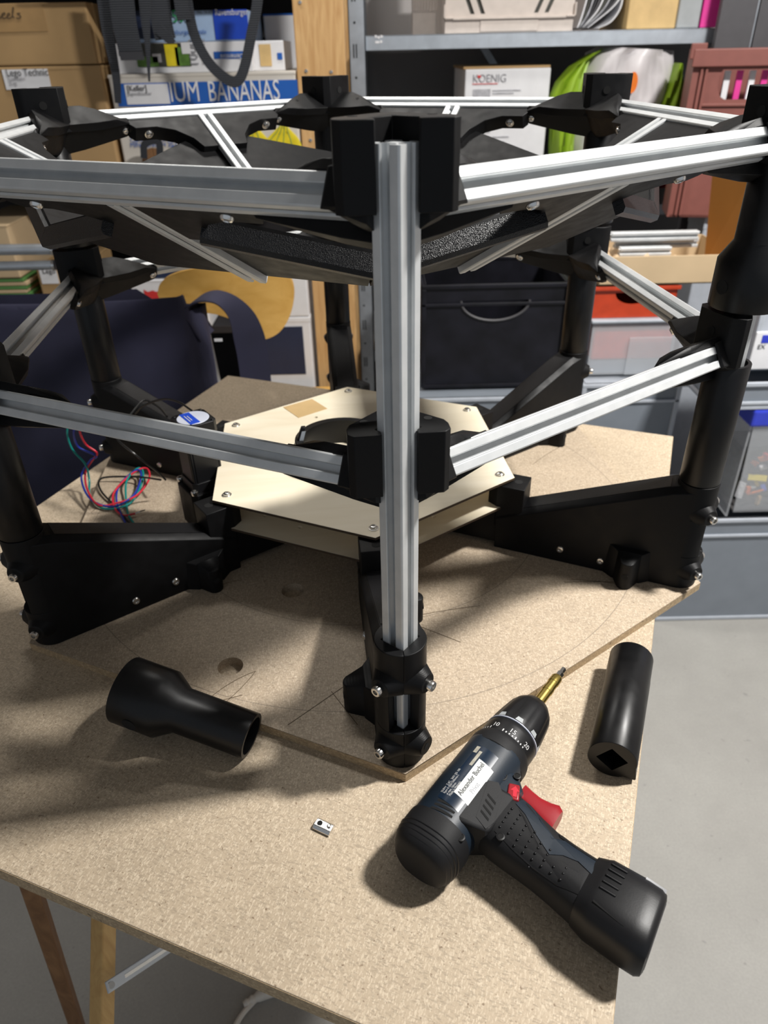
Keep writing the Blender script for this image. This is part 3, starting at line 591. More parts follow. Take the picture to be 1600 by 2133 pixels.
# handle
HS = [(12, 50, 20, 17.0), (24, 50, 23.5, 17.6), (36, 49, 25, 18.2), (46, 47.5, 24.5, 18), (58, 45.0, 22.5, 17.5), (72, 42.5, 21, 17.2), (86, 40.5, 21, 17.4), (98, 39, 21.8, 18.0), (108, 38, 22.6, 18.6), (110, 38, 22.2, 18.2)]
hd = MB(); hd.loft([vring((u, v, 0), a, b_, 2.9) for v, u, a, b_ in HS]); hd.build('handle', 'drill_rubber', dr, 50)
fr_ = MB(); fr_.loft([vring((u, v, 0), a, b_, 3) for v, u, a, b_ in ((6, 74, 21, 16.5), (20, 71, 21, 16.5), (30, 68, 17, 16.6), (36, 66, 12, 16))]); fr_.build('front_housing', 'drill_navy', dr, 50)
def wtop(u, v):   # height of the handle's upper side
    for (v0, u0, a0, b0), (v1, u1, a1, b1) in zip(HS, HS[1:]):
        if v0 <= v <= v1:
            t = (v-v0)/(v1-v0); uc, a, b_ = u0+(u1-u0)*t, a0+(a1-a0)*t, b0+(b1-b0)*t; x = min(.999, abs((u-uc)/a)); return b_*(1-x**2.9)**(1/2.9)
    return 16
def skin(poly, mat, name, h=.35, parent=None):   # raised pad lying on the handle's upper side
    q = MB(); n = len(poly); up = [D(u, v, wtop(u, v)+h) for u, v in poly]; lo = [D(u, v, wtop(u, v)-1.5) for u, v in poly]; cu = sum(p[0] for p in poly)/n; cv = sum(p[1] for p in poly)/n
    q.add(up+lo+[D(cu, cv, wtop(cu, cv)+h)], [(i, (i+1) % n, 2*n) for i in range(n)]+[(i, i+n, (i+1) % n+n, (i+1) % n) for i in range(n)]); return q.build(name, mat, parent or dr, 40)
def dens(poly, k=5): return [(a[0]+(b_[0]-a[0])*i/k, a[1]+(b_[1]-a[1])*i/k) for a, b_ in zip(poly, poly[1:]+poly[:1]) for i in range(k)]
strip = [(69, 40), (65, 52), (58, 60), (50, 72), (55, 80), (53, 104), (44, 108), (41, 106), (45, 96), (43, 84), (38, 76), (46, 62), (56, 48), (60, 38)]
skin(dens(strip, 4), 'drill_navy', 'handle_inlay', .45)
skin(dens([(60, 76), (57, 104), (56, 106), (53.5, 104), (55.5, 76), (58, 74)], 4), 'drill_black', 'badge', .5)
grip = skin(dens([(58, 40), (52, 52), (42, 64), (35, 76), (39, 86), (37, 102), (24, 104), (23, 90), (25, 70), (28, 52), (32, 36)], 4), 'drill_black', 'grip_pad', .3)
dots = MB()
for i in range(8):
    for j in range(5):
        v = 38+i*7.4; u = 54-(v-38)*.40-j*4.4+(2.2 if i % 2 else 0)
        if 24.5 < u < 56 and v < 94 and not (v > 78 and u > 36):
            Mx = Matrix.Translation(D(u, v, wtop(u, v)+.3)); dots.lathe([(.0009, 0), (.0008, .0004), (.0004, .0007)], 8, Mx)
dots = dots.build('grip_dots', 'drill_black', dr, 60); dots['kind'] = 'stuff'
# trigger, direction switch, vents, screw holes
tg = MB(); tg.loft([vring((u, v, 0), a, b_, 3) for v, u, a, b_ in ((33, 80, 9, 7.5), (40, 78.5, 8, 7.8), (48, 76.5, 8.5, 7.8), (56, 75.5, 10.5, 7.8), (62, 75, 13, 7.6), (66, 72, 13, 7.2))]); tg.build('trigger', 'drill_red', dr, 50)
q = MB(); q.hull([D(u, v, w) for u, v in ((60, 30), (73, 25), (76, 33), (63, 39)) for w in (14, 18.2)]); sw = q.build('direction_switch', 'drill_red', dr, 30, .0012)
q = MB(); zz = 18.35
q.add([D(u, v, zz) for u, v in ((64, 33.2), (64.8, 36), (69.3, 34), (70, 35.8), (73, 30.8), (67.8, 29), (68.5, 31))], [(0, 1, 2, 3, 4, 5, 6)]); q.build('arrow_mark', 'wire_red', sw, 0)
for k in range(4): q = MB(); q.hull([D(34+4.8*k+e, v, fw(v)+w) for e, v in ((0, 29.5-.8*k), (2, 29-.8*k), (4.4, 21-.9*k), (2.6, 21.4-.9*k)) for w in (-1, .45)]); q.build('vent', 'dark_hole', dr, 30)
for u, v, w, r in ((86, 12, 16.7, 2.3), (83, 27, 16.2, 2.0), (12, 20, 18.5, 2.2), (30, 42, 17.3, 2.2)):
    q = MB(); q.lathe([(r*1.5*mm, 0), (r*1.45*mm, .0005), (r*mm, .0007), (r*.9*mm, -.001)], 20, Matrix.Translation(D(u, v, w))); q.build('screw_recess', 'drill_black', dr, 40); hole(dr, D(u, v, w+.4), (0, 0, 1), r*.95*mm, 'screw_hole')
q = MB(); q.lathe([(.0046, 0), (.0046, .0004), (.0040, .0005), (.0040, .0001)], 28, Matrix.Translation(D(76, 17, 16.6))); q.build('emblem', 'drill_black', dr, 40)
for a_ in (0, 60, 120): m_ = Matrix.Translation(D(76, 17, 16.7)) @ Matrix.Rotation(math.radians(a_), 4, 'Z'); MB().box(-.0032, .0032, -.0004, .0004, 0, .0005, m_).build('emblem_bar', 'grey_lid', dr, 0)
# battery
bt_ = MB(); bt_.loft([vring((u, v, w), a, b_, 3.2, sk=sk_) for v, u, w, a, b_, sk_ in ((104, 39, 0, 23.4, 18.5, 0), (111, 39, 0, 25.4, 20.5, 0), (114, 39, 0, 26.4, 21.5, -.02), (140, 38.5, 0, 27.4, 22, -.05), (149, 38.2, 0, 27.0, 21.6, -.06), (152.5, 38, 0, 25, 19.8, -.06), (153.5, 38, 0, 22, 17, -.06))]); batt = bt_.build('battery', 'drill_black', dr, 45)
def btop(u, v): x = min(.99, abs((u-38.7)/27)); return 22*(1-x**3.2)**(1/3.2)
for k in range(5): q = MB(); q.hull([D(33.5+5.2*k+e, v, btop(33.5+5.2*k, 120)+w) for e in (0, 1.6) for v in (113.5, 125) for w in (-1.5, .5)]); q.build('latch_rib', 'drill_black', batt, 30, .0006)
q = MB(); q.hull([D(u, v, btop(u, v)+w) for u, v in ((23, 114), (24.2, 114), (20, 136)) for w in (-1, .12)]); q.build('groove', 'dark_hole', batt, 30)
q = MB(); q.hull([D(u, v, w) for u, v, w in ((61.5, 136, 18.6), (65.6, 136, 9), (60.8, 150, 18.0), (64.6, 150, 9), (59, 136, 17), (59, 150, 16))]); q.build('white_label', 'paper_white', batt, 30)
q = MB(); q.loft([vring((38, v, 0), a, b_, 3, sk=-.06) for v, a, b_ in ((153.4, 21, 16.5), (153.8, 20.6, 16.2))]); q.build('end_label', 'grey_lid', batt, 40)
# ================================================================ BACKGROUND
def rect(x0, y0, x1, y1, Y):   # pixel rectangle at depth Y -> x0,x1,z0,z1
    a, b_, c, d_ = atY(x0, y0, Y), atY(x1, y0, Y), atY(x0, y1, Y), atY(x1, y1, Y)
    return (a.x+c.x)/2, (b_.x+d_.x)/2, (c.z+d_.z)/2, (a.z+b_.z)/2
def carton(name, label, cat, x0, x1, z0, z1, Y, dep, mat, lidmat=None, bev=.004, seam=True, group=None):
    """closed box: base on z0, front on Y; body, lid seam and corner folds"""
    o = empty(name, ((x0+x1)/2, Y+dep/2, z0)); tag(o, label, cat, group); w, h = (x1-x0)/2, z1-z0
    MB().box(-w, w, -dep/2, dep/2, 0, h).build('body', mat, o, 0, bev)
    if seam: MB().box(-w-.001, w+.001, -dep/2-.001, dep/2+.001, h*.965, h+.0006).build('lid', lidmat or mat, o, 0, .002)
    return o
def sheet(o, x0, x1, z0, z1, Y, mat, name, t=.0008):   # flat print or label on a front face (world coordinates)
    L = V3(o.location); return MB().box(x0-L.x, x1-L.x, Y-t-L.y, Y+.0004-L.y, z0-L.z, z1-L.z).build(name, mat, o, 0)
def letters(o, s, size, mat, px, py, Y, align='LEFT', sx=1, flip=False):
    q = atY(px, py, Y-.0018)-V3(o.location); m_ = FRONT(q.x, q.y, q.z)
    if flip: m_ = m_ @ Matrix.Rotation(PI, 4, 'Z')
    return write(s, size, mat, m_, o, align, sx)
# ---- left wooden rack
YL = 2.0
rk = empty('wooden_rack', (-.5, 2.2, FZ)); tag(rk, 'wooden storage rack with a broad pine upright left of the steel rack', 'rack')
def rkp(name, x0, x1, y0, y1, z0, z1, mat, bev=.002): return MB().box(x0+.5, x1+.5, y0-2.2, y1-2.2, z0-FZ, z1-FZ).build(name, mat, rk, 0, bev)
up_ = rkp('upright', -.181, -.066, 1.99, 2.035, FZ, 1.3, 'pine'); rkp('upright', -.181, -.066, 2.45, 2.49, FZ, 1.3, 'pine')
rkp('upright', -1.75, -1.64, 1.99, 2.035, FZ, 1.3, 'pine'); rkp('upright', -1.75, -1.64, 2.45, 2.49, FZ, 1.3, 'pine')
SH1 = atY(430, 352, YL).z
for z, xe in ((.68, -.181), (SH1, -.181), (-.135, -.40), (-.50, -.181)): rkp('shelf_board', -1.64, xe, 2.0, 2.49, z-.022, z, 'dark_shelf')
rkp('back_panel', -1.64, -.181, 2.49, 2.50, FZ, 1.3, 'dark_shelf', 0)
for px, py in ((625, 5), (638, 148), (690, 150), (647, 292)):
    q = atY(px, py, 1.99)-V3((-.5, 2.2, FZ)); screw(BUTT, up_, (q.x, q.y, q.z), (0, -1, 0))
rkp('hook_rail', -.72, -.26, 1.915, 1.999, .640, .657, 'dark_wood')
# ---- cardboard boxes on the rack
x0, x1, z0, z1 = rect(-60, 139, 245, 352, 1.97); zt = atY(100, 6, 1.97).z; zm = atY(100, 137, 1.97).z
b1 = carton('cardboard_box', 'brown cardboard box with white printed label under the handwritten box', 'box', x0, x1-.018, SH1, zm-.0015, 1.97, .38, 'cardboard')
lx0, lx1, lz0, lz1 = rect(9, 144, 104, 186, 1.97); sheet(b1, lx0, lx1, lz0, lz1, 1.968, 'paper_white', 'label')
letters(b1, 'Lego Technic', .021, 'ink', 14, 159, 1.966, sx=.86); letters(b1, 'Eisenbahn', .011, 'ink_grey', 18, 168, 1.966, sx=.9); letters(b1, 'Zug', .011, 'ink_grey', 20, 177, 1.966)
b2 = carton('cardboard_box', 'brown cardboard box with handwriting on packing tape, upper of two', 'box', x0-.02, x1-.022, zm+.001, zt, 1.97, .38, 'cardboard')
lx0, lx1, lz0, lz1 = rect(-60, 8, 94, 67, 1.97); sheet(b2, lx0, lx1, lz0, lz1, 1.969, 'tape_brown', 'packing_tape', .0004)
def hand(o, strokes, Y, mat, r):
    L = V3(o.location)
    for st2 in strokes: MB().tube([q-L for q in spline([atY(px, py, Y) for px, py in st2], 6)], r, 6).build('handwriting', mat, o)
hand(b2, [[(-12, 26), (-8, 38), (-3, 30), (1, 38), (5, 28)], [(4, 32), (10, 30), (9, 26), (5, 30), (7, 38), (14, 36)], [(14, 34), (20, 31), (19, 27), (15, 31), (17, 38), (24, 36)], [(25, 36), (28, 18), (27, 16), (26, 30), (30, 37)], [(42, 27), (36, 28), (43, 33), (41, 38), (34, 37)]], 1.968, 'ink_brown', .0011)
# ---- banana box and puzzles
x0, x1, z0, z1 = rect(243, 152, 622, 352, YL-.02); bn = carton('banana_box', 'white and blue banana carton under the stacked puzzle boxes', 'box', x0, x1, SH1, z1, YL-.02, .38, 'box_cream')
Yb = YL-.021
lx0, lx1, lz0, lz1 = rect(243, 170, 621, 218, Yb); sheet(bn, lx0, lx1, lz0, lz1, Yb, 'print_blue', 'blue_band')
lx0, lx1, lz0, lz1 = rect(262, 175, 352, 217, Yb-.001); sheet(bn, lx0, lx1, lz0, lz1, Yb-.001, 'paper_white', 'label')
letters(bn, '[Keller]', .017, 'ink', 265, 190, Yb-.002, sx=.9); letters(bn, 'Jugendbücher', .0105, 'ink_grey', 266, 199, Yb-.002)
letters(bn, 'IUM', .060, 'paper_white', 355, 212, Yb, sx=.70); letters(bn, 'BANANAS', .060, 'paper_white', 435, 211, Yb, sx=.62)
letters(bn, 'WASH BEFORE', .015, 'print_blue', 272, 285, Yb, sx=.95); letters(bn, 'CLASS: EXTRA', .015, 'print_blue', 272, 296, Yb, sx=.95); letters(bn, 'MIN. LENGTH 20 CM', .015, 'print_blue', 272, 307, Yb, sx=.95)
L = V3(bn.location)
def bananas(cx, cy):
    for k, dx in enumerate((-26, -14, -2, 11, 24)):
        pts = [(cx+dx*.15, cy-30), (cx+dx*.35, cy-18), (cx+dx*.85, cy-2), (cx+dx*1.25, cy+18), (cx+dx*1.3, cy+34)]
        path = spline([atY(px, py, Yb-.001) for px, py in pts], 5); rings = []
        for i, q in enumerate(path):
            t = i/(len(path)-1); r = .003+.0115*math.sin(PI*min(1, t*1.05))**.7; rings.append([q-L+V3((r*math.cos(a_), -.0012-.0012*math.sin(a_), 0)) for a_ in [2*PI*j/10 for j in range(10)]])
        MB().loft(rings).build('banana_print', 'banana_yellow', bn, 60)
        if k < 4: MB().tube([atY(px+3+dx*.25, py, Yb-.003)-L for px, py in pts[:4]], .0012, 5).build('banana_outline', 'banana_green', bn)
bananas(525, 292); bananas(590, 292); bananas(420, 312)
MB().lathe([(.027, 0), (.027, .001), (.023, .001), (.023, 0)], 30, FRONT(*(atY(372, 328, Yb)-L))).build('round_mark', 'print_blue', bn)
letters(bn, 'X', .03, 'print_blue', 365, 336, Yb)
MB().lathe([(.030, 0), (.030, .0012)], 30, FRONT(*(atY(322, 336, Yb)-L))).build('hand_hole', 'dark_wood', bn)
x0, x1, z0, z1 = rect(242, 84, 526, 150, YL); pz1 = carton('puzzle_box', 'white puzzle box with landscape photograph lying on the banana carton', 'box', x0, x1, z0+.002, z1, YL-.005, .27, 'paper_white', bev=.002, seam=False)
zb_ = V3(bn.location).z+(rect(243, 152, 622, 352, YL-.02)[3]-SH1)+.0008; pz1.location.z = zb_
lx0, lx1, lz0, lz1 = rect(286, 90, 396, 139, YL-.006); sheet(pz1, lx0, lx1, lz0, lz1, YL-.006, 'photo_dark', 'photograph')
for a_, mt in (((345, 92, 372, 138), 'banana_yellow'), ((366, 98, 394, 137), 'leaf_green'), ((286, 118, 330, 139), 'leaf_green'), ((318, 112, 336, 130), 'bag_white')): lx0, lx1, lz0, lz1 = rect(*a_, YL-.007); sheet(pz1, lx0, lx1, lz0, lz1, YL-.007, mt, 'photograph')
lx0, lx1, lz0, lz1 = rect(378, 88, 396, 112, YL-.008); sheet(pz1, lx0, lx1, lz0, lz1, YL-.008, 'paper_white', 'jigsaw_cutout')
def vert(o, s, size, mat, px, py, Y): q = atY(px, py, Y-.002)-V3(o.location); write(s, size, mat, FRONT(q.x, q.y, q.z) @ Matrix.Rotation(PI/2, 4, 'Z'), o)
vert(pz1, '1000', .028, 'ink_grey', 415, 140, YL-.006); vert(pz1, 'PUZZLE', .0145, 'ink_grey', 432, 134, YL-.006)
lx0, lx1, lz0, lz1 = rect(446, 107, 512, 122, YL-.006); sheet(pz1, lx0, lx1, lz0, lz1, YL-.006, 'print_blue', 'name_plate')
letters(pz1, 'Clementoni', .0145, 'paper_white', 508, 112, YL-.007, flip=True, sx=.8)
x0, x1, z0, z1 = rect(528, 85, 592, 148, YL+.02); pz3 = carton('game_box', 'small white box with brown picture standing right of the white puzzle box', 'box', x0, x1, zb_, zb_+(z1-z0), YL+.02, .2, 'paper_white', bev=.002, seam=False)
lx0, lx1, lz0, lz1 = rect(541, 92, 565, 138, YL+.019); sheet(pz3, lx0, lx1, lz0, lz1, YL+.019, 'wood_binder', 'photograph'); lx0, lx1, lz0, lz1 = rect(578, 110, 588, 124, YL+.019); sheet(pz3, lx0, lx1, lz0, lz1, YL+.019, 'print_blue', 'logo')
zc_ = zb_+(rect(242, 84, 526, 150, YL)[3]-rect(242, 84, 526, 150, YL)[2]-.002)+.0006
x0, x1, z0, z1 = rect(278, 22, 516, 81, YL); pz2 = carton('puzzle_box', 'light blue and dark blue puzzle box on top of the white puzzle box', 'box', x0, x1, zc_, z1, YL-.004, .26, 'light_blue', bev=.002, seam=False)
lx0, lx1, lz0, lz1 = rect(446, 18, 517, 82, YL-.005); lz0 = max(lz0, zc_+.002); lz1 = min(lz1, z1); sheet(pz2, lx0, lx1, lz0, lz1, YL-.005, 'bright_blue', 'name_panel')
lx0, lx1, lz0, lz1 = rect(278, 22, 330, 81, YL-.005); sheet(pz2, lx0, lx1, max(lz0, zc_+.002), lz1, YL-.005, 'navy_dark', 'photograph')
letters(pz2, 'Ravensburger', .0170, 'paper_white', 448, 32, YL-.006, sx=.80); letters(pz2, '1500', .034, 'puzzle_green', 347, 47, YL-.006, sx=.8); letters(pz2, 'No. 16 670 1', .008, 'ink', 411, 28, YL-.006); letters(pz2, 'Ravensburger Puzzle', .0125, 'print_blue', 336, 72, YL-.006)
x0, x1, z0, z1 = rect(534, 22, 612, 149, YL+.06); carton('white_storage_box', 'plain white box behind the puzzle boxes beside the pine upright', 'box', x0, x1, zb_, z1, YL+.23, .18, 'paper_white', 'print_blue')
# ---- webbing straps hanging in front of the rack
sp_ = empty('strap_bundle', (-.42, 1.93, FZ)); tag(sp_, 'dark grey webbing straps hanging down in front of the puzzle boxes', 'straps')
def strap(pts, w, Y=1.90, tw=0):
    path = spline([atY(px, py, Y+i*.0005)-V3(sp_.location) for i, (px, py) in enumerate(pts)], 8); q = MB(); rings = []
    for i, p_ in enumerate(path):
        d_ = (path[min(i+1, len(path)-1)]-path[max(i-1, 0)]).normalized(); n_ = V3((0, 1, 0)).cross(d_)
        t = i/(len(path)-1); ww = (w if not hasattr(w, '__len__') else w[0]+(w[1]-w[0])*t)/2
        n_ = n_.normalized()*ww+V3((0, tw*ww, 0)); y = V3((0, .0009, 0)); rings.append([p_-n_-y, p_+n_-y, p_+n_+y, p_-n_+y])
    q.loft(rings); q.build('strap', 'strap_web', sp_, 30)
strap([(212, -40), (222, 50), (233, 110), (242, 160), (246, 215)], (.030, .014), 1.90)
strap([(250, -40), (258, 40), (268, 90), (276, 122)], .052, 1.88); strap([(299, -40), (303, 40), (307, 90), (311, 170)], (.028, .004), 1.885); strap([(328, -40), (336, 40), (345, 82)], .045, 1.905)
strap([(384, -40), (396, 38), (407, 78), (425, 115), (448, 145), (478, 168), (498, 166), (512, 130), (524, 70), (534, 20), (541, -40)], .022, 1.895); strap([(372, -40), (380, 22), (384, 42)], .030, 1.89)
for px, py in ((272, 112), (276, 121)): q = atY(px, py, 1.876)-V3(sp_.location); MB().box(q.x-.026, q.x+.026, q.y-.001, q.y, q.z-.004, q.z+.004).build('stitching', 'ink', sp_, 0)
strap([(330, 60), (352, 80), (360, 76)], .02, 1.902); strap([(300, 330), (302, 300), (330, 296), (333, 340)], .016, 1.93)
# ---- lower left: things on the rack's lower shelves seen through the frame
Yq = 1.97
tb_ = empty('steel_tube_rail', (-.9, 1.80, FZ)); tag(tb_, 'pair of grey steel tubes of a clothes rail at the far left', 'rail')
L = V3(tb_.location)
for (xa, ya, xb, yb, r) in ((-120, 522, 108, 519, .0125), (-120, 557, 110, 552, .011)):
    A_, B_ = atY(xa, ya, 1.80)-L, atY(xb, yb, 1.80)-L; MB().cyl(A_, B_, r).build('tube', 'galvanised', tb_)
    MB().cyl(B_, B_+V3((.006, 0, 0)), r*1.12).build('end_cap', 'steel', tb_)
A_ = atY(-110, 540, 1.80)-L; MB().cyl((A_.x, A_.y, 0), (A_.x, A_.y, .86), .014).build('stand', 'galvanised', tb_)
zs = -.135
x0, x1, z0, z1 = rect(-60, 470, 34, 612, Yq); c1 = carton('cardboard_box', 'narrow light brown cardboard box behind the steel tubes at far left', 'box', x0, x1, zs+.15, z1, Yq, .3, 'cardboard_light')
n = 0
for i in range(15):
    zz0 = zs+.0005+i*.0099; w0 = .004*math.sin(i*2.1)
    sh_ = MB().box(-.17, .17, -.15, .15, 0, .0085).build('flattened_carton', 'cardboard_light' if i % 2 else 'banana_green', None, 0, .001, loc=(x1-.165+w0, Yq+.155, zz0))
    tag(sh_, 'thin %s flat board in the low stack on the rack at far left' % ('light brown' if i % 2 else 'dark green'), 'board', 'stacked %s flat boards on the left rack' % ('light brown' if i % 2 else 'dark green'))
x0, x1, z0, z1 = rect(78, 556, 150, 592, Yq); c2 = carton('small_carton', 'small brown carton with white printed label behind the left tube cover', 'box', x0, x1+.03, zs+.001, z1, Yq, .25, 'cardboard')
lx0, lx1, lz0, lz1 = rect(84, 558, 120, 591, Yq-.001); sheet(c2, lx0, lx1, lz0, lz1, Yq-.001, 'paper_white', 'label'); letters(c2, 'Lego', .018, 'ink', 89, 570, Yq-.002)
x0, x1, z0, z1 = rect(277, 583, 430, 660, Yq); c3 = carton('white_game_box', 'white box with red crest behind the plywood chair back', 'box', x0, x1, zs+.001, z1, Yq, .3, 'paper_white')
q = MB(); Lc = V3(c3.location); q.add([atY(px, py, Yq-.002)-Lc for px, py in ((299, 603), (308, 608), (318, 605), (326, 608), (337, 603), (334, 620), (326, 632), (306, 632))], [tuple(range(8))]); q.build('red_crest', 'red_print', c3, 0)
x0, x1, z0, z1 = rect(277, 555, 470, 582, Yq); carton('navy_storage_box', 'dark blue box lying on the white box with red crest', 'box', x0, x1, c3.location.z+(rect(277, 583, 430, 660, Yq)[3]-zs-.001)+.001, z1, Yq+.01, .28, 'navy_dark')
x0, x1, z0, z1 = rect(520, 662, 652, 830, Yq); c4 = carton('white_carton', 'white carton with large dark blue panel below the chair back', 'box', x0, x1, -.499, z1, Yq, .3, 'paper_white')
zc4 = z1+.0015; x0, x1, z0, z1 = rect(534, 560, 641, 655, Yq); carton('white_carton', 'plain white carton behind the right side of the chair back', 'box', x0, x1, zc4, z1+.02, Yq, .3, 'paper_white')
lx0, lx1, lz0, lz1 = rect(532, 681, 634, 780, Yq-.001); sheet(c4, lx0, lx1, lz0, lz1, Yq-.001, 'navy_dark', 'blue_panel')
# ---- plywood chair behind the bag
ch = empty('plywood_chair', (-.32, 1.60, FZ)); tag(ch, 'curved yellow plywood chair back rising behind the navy bag', 'chair'); L = V3(ch.location)
outl = [(328, 612), (333, 592), (352, 575), (392, 562), (440, 555), (500, 550), (560, 554), (596, 566), (611, 595), (611, 630), (601, 665), (582, 692), (556, 706), (534, 705), (512, 690), (490, 670), (450, 655), (400, 650), (360, 648), (338, 636)]
outl = [(q.x, q.z) for q in spline([V3((x, 0, y)) for x, y in outl]+[V3((outl[0][0], 0, outl[0][1]))], 4)][:-1]
q = MB(); n_ = len(outl); cxp = 470
Yf = lambda x: 1.52+.00000125*(x-cxp)**2
fr1 = [atY(x, y, Yf(x))-L for x, y in outl]; bk1 = [p_+V3((0, .011, 0)) for p_ in fr1]; ce = atY(480, 625, Yf(480))-L
q.add(fr1+bk1+[ce, ce+V3((0, .011, 0))], [(i, (i+1) % n_, 2*n_) for i in range(n_)]+[(i+n_, 2*n_+1, (i+1) % n_+n_) for i in range(n_)]+[(i, i+n_, (i+1) % n_+n_, (i+1) % n_) for i in range(n_)]); bk = q.build('backrest', 'chair_ply', ch, 50)
for px, py in ((498, 640),): p_ = atY(px, py, Yf(px)-.0005)-L; MB().lathe([(.0075, 0), (.0072, .0015), (.004, .002)], 20, FRONT(p_.x, p_.y, p_.z)).build('rivet', 'steel', bk)
for s in (-1, 1):
    MB().tube(spline([V3((-.10+s*.03, -.02, .76)), V3((-.10+s*.035, .0, .6)), V3((-.10+s*.04, .01, .46)), V3((s*.12-.05, .02, .44)), V3((s*.14-.05, .03, .008))], 6), .011, 10).build('leg', 'galvanised', ch); MB().tube([V3((s*.17, -.01, .44)), V3((s*.17, .30, .43)), V3((s*.19, .34, .40)), V3((s*.2, .36, .008))], .011, 10).build('leg', 'galvanised', ch)
MB().box(-.19, .19, .01, .33, .455, .468).build('seat', 'chair_ply', ch, 0, .004)
# ---- navy fabric bag left of the table
bg = empty('navy_tote_bag', (-.62, 1.10, FZ)); tag(bg, 'big dark navy fabric bag with wide handle standing left of the table', 'bag'); L = V3(bg.location)
BC = [V3((-.372, 1.335)), V3((-.86, 1.345)), V3((-.86, 1.395)), V3((-.42, 1.405)), V3((-.338, 1.415))]
def bagring(z, infl, sag):
    out = []; c0_ = sum(BC, V3((0, 0)))/5
    for i in range(5):
        a_, b_ = BC[i], BC[(i+1) % 5]
        for j in range(10):
            t = j/10; p_ = a_.lerp(b_, t); nn_ = V3(((b_-a_).y, -(b_-a_).x)).normalized(); nn_ = nn_ if nn_.dot(p_-c0_) > 0 else -nn_
            fold = .25*math.sin(9*t+z*14+i)+.15*math.sin(23*t+z*31+2*i)
            p_ = p_+nn_*infl*math.sin(PI*t)*(.6+fold)+nn_*.004*fold
            dz = sag*math.sin(PI*t) if i in (0, 2) else 0
            if i in (3, 4) or (i == 0 and t == 0): dz -= (.0 if (i == 4 and t > .7) or i == 0 else .035)*min(1, max(0, (z+.1)/.2))
            out.append(V3((p_.x-L.x, p_.y-L.y, z-FZ+dz)))
    return out
q = MB(); zz_ = [-.752, -.6, -.45, -.3, -.2, -.12, -.06, 0, .05, .10, .132]
q.loft([bagring(z, .025 if z < .1 else .012, -.008 if z > .05 else 0) for z in zz_]+[bagring(.134, .004, -.008), bagring(.06, -.006, -.008)]); q.build('body', 'navy_fabric', bg, 70)
def ribbon(path, wv, parent, mat, th=.003, name='handle'):
    rings = []
    for i, p_ in enumerate(path):
        d_ = (path[min(i+1, len(path)-1)]-path[max(i-1, 0)]).normalized(); t = i/(len(path)-1); wd = wv(t)
        n_ = d_.cross(wd).normalized()*th/2; rings.append([p_-wd/2-n_, p_+wd/2-n_, p_+wd/2+n_, p_-wd/2+n_])
    return MB().loft(rings).build(name, mat, parent, 50)
hp = [(432, 700, 1.40), (412, 668, 1.385), (396, 640, 1.38), (415, 622, 1.39), (445, 617, 1.40), (478, 630, 1.42), (506, 662, 1.44), (522, 715, 1.45), (532, 780, 1.455), (538, 850, 1.455)]
ribbon(spline([atY(px, py, Y_)-L for px, py, Y_ in hp], 6), lambda t: V3((.012, .070, .0)).lerp(V3((.062, .015, 0)), max(0, min(1, (t-.45)/.3))), bg, 'navy_fabric')
p_ = atY(455, 708, 1.405)-L; MB().box(p_.x-.008, p_.x+.008, p_.y-.001, p_.y, p_.z-.003, p_.z+.003, None).build('care_tag', 'paper_white', bg, 0)
# ---- steel rack on the right
YR = 2.2
ms = empty('steel_rack', (.45, 2.4, FZ)); tag(ms, 'galvanised steel shelf rack behind the machine on the right', 'rack'); L = V3(ms.location)
ux0, ux1, _, _ = rect(727, 0, 762, 200, YR-.02)
for xx0, xx1 in ((ux0, ux1), (1.30, 1.34)):
    for yy in (YR-.02, 2.60):
        U = MB().box(xx0-L.x, xx1-L.x, yy-L.y, yy+.0025-L.y, 0, 2.1); U.box(xx0-L.x, xx0+.0025-L.x, yy-L.y, yy+.035-L.y, 0, 2.1); U.box(xx1-.0025-L.x, xx1-L.x, yy-L.y, yy+.035-L.y, 0, 2.1); U = U.build('upright', 'galvanised', ms, 0)
        if xx0 < 1 and yy < 2.3:
            for k in range(14):
                zc = .31+k*.118
                for ddx in (.012, .019): MB().box(xx0+ddx-.0015-L.x, xx0+ddx+.0015-L.x, yy-.0006-L.y, yy+.001-L.y, zc, zc+.03).build('slot', 'dark_hole', U, 0)
                hole(U, (xx0+.016-L.x, yy-L.y, zc+.075), (0, -1, 0), .003)
sx0, sx1, sz0, sz1 = rect(764, 66, 1490, 98, YR)
def shelf(zb, zt, mat='galvanised'):
    S = MB().box(ux1-L.x, 1.30-L.x, YR-L.y, 2.62-L.y, zt-.003-FZ, zt-FZ); S.box(ux1-L.x, 1.30-L.x, YR-L.y, YR+.002-L.y, zb-FZ, zt-FZ); S.box(ux1-L.x, 1.30-L.x, YR-L.y, YR+.02-L.y, zb-FZ, zb+.002-FZ); return S.build('shelf', mat, ms, 0, .0015)
s1 = shelf(sz0, sz1)
for px, py in ((783, 76), (789, 78), (795, 76), (784, 88), (788, 88), (794, 87)): p_ = atY(px, py, YR-.0004)-L; MB().lathe([(.0032, 0), (.0032, .0006), (.0016, .0007)], 14, FRONT(p_.x, p_.y, p_.z)).build('embossed_dot', 'paper_white', s1)
ZS2 = atY(1380, 424, YR).z; s2 = shelf(atY(1380, 447, YR).z, ZS2); ZS3 = -.29; shelf(ZS3-.035, ZS3)
br_ = MB(); A_, B_ = atY(1008, 100, 2.6)-L, atY(1045, 160, 2.6)-L; br_.hull([A_+V3((-.012, 0, 0)), A_+V3((.012, 0, 0)), B_+V3((-.012, 0, 0)), B_+V3((.012, 0, 0)), A_+V3((0, .003, 0)), B_+V3((0, .003, 0))]); br_.build('diagonal_brace', 'galvanised', ms, 0)
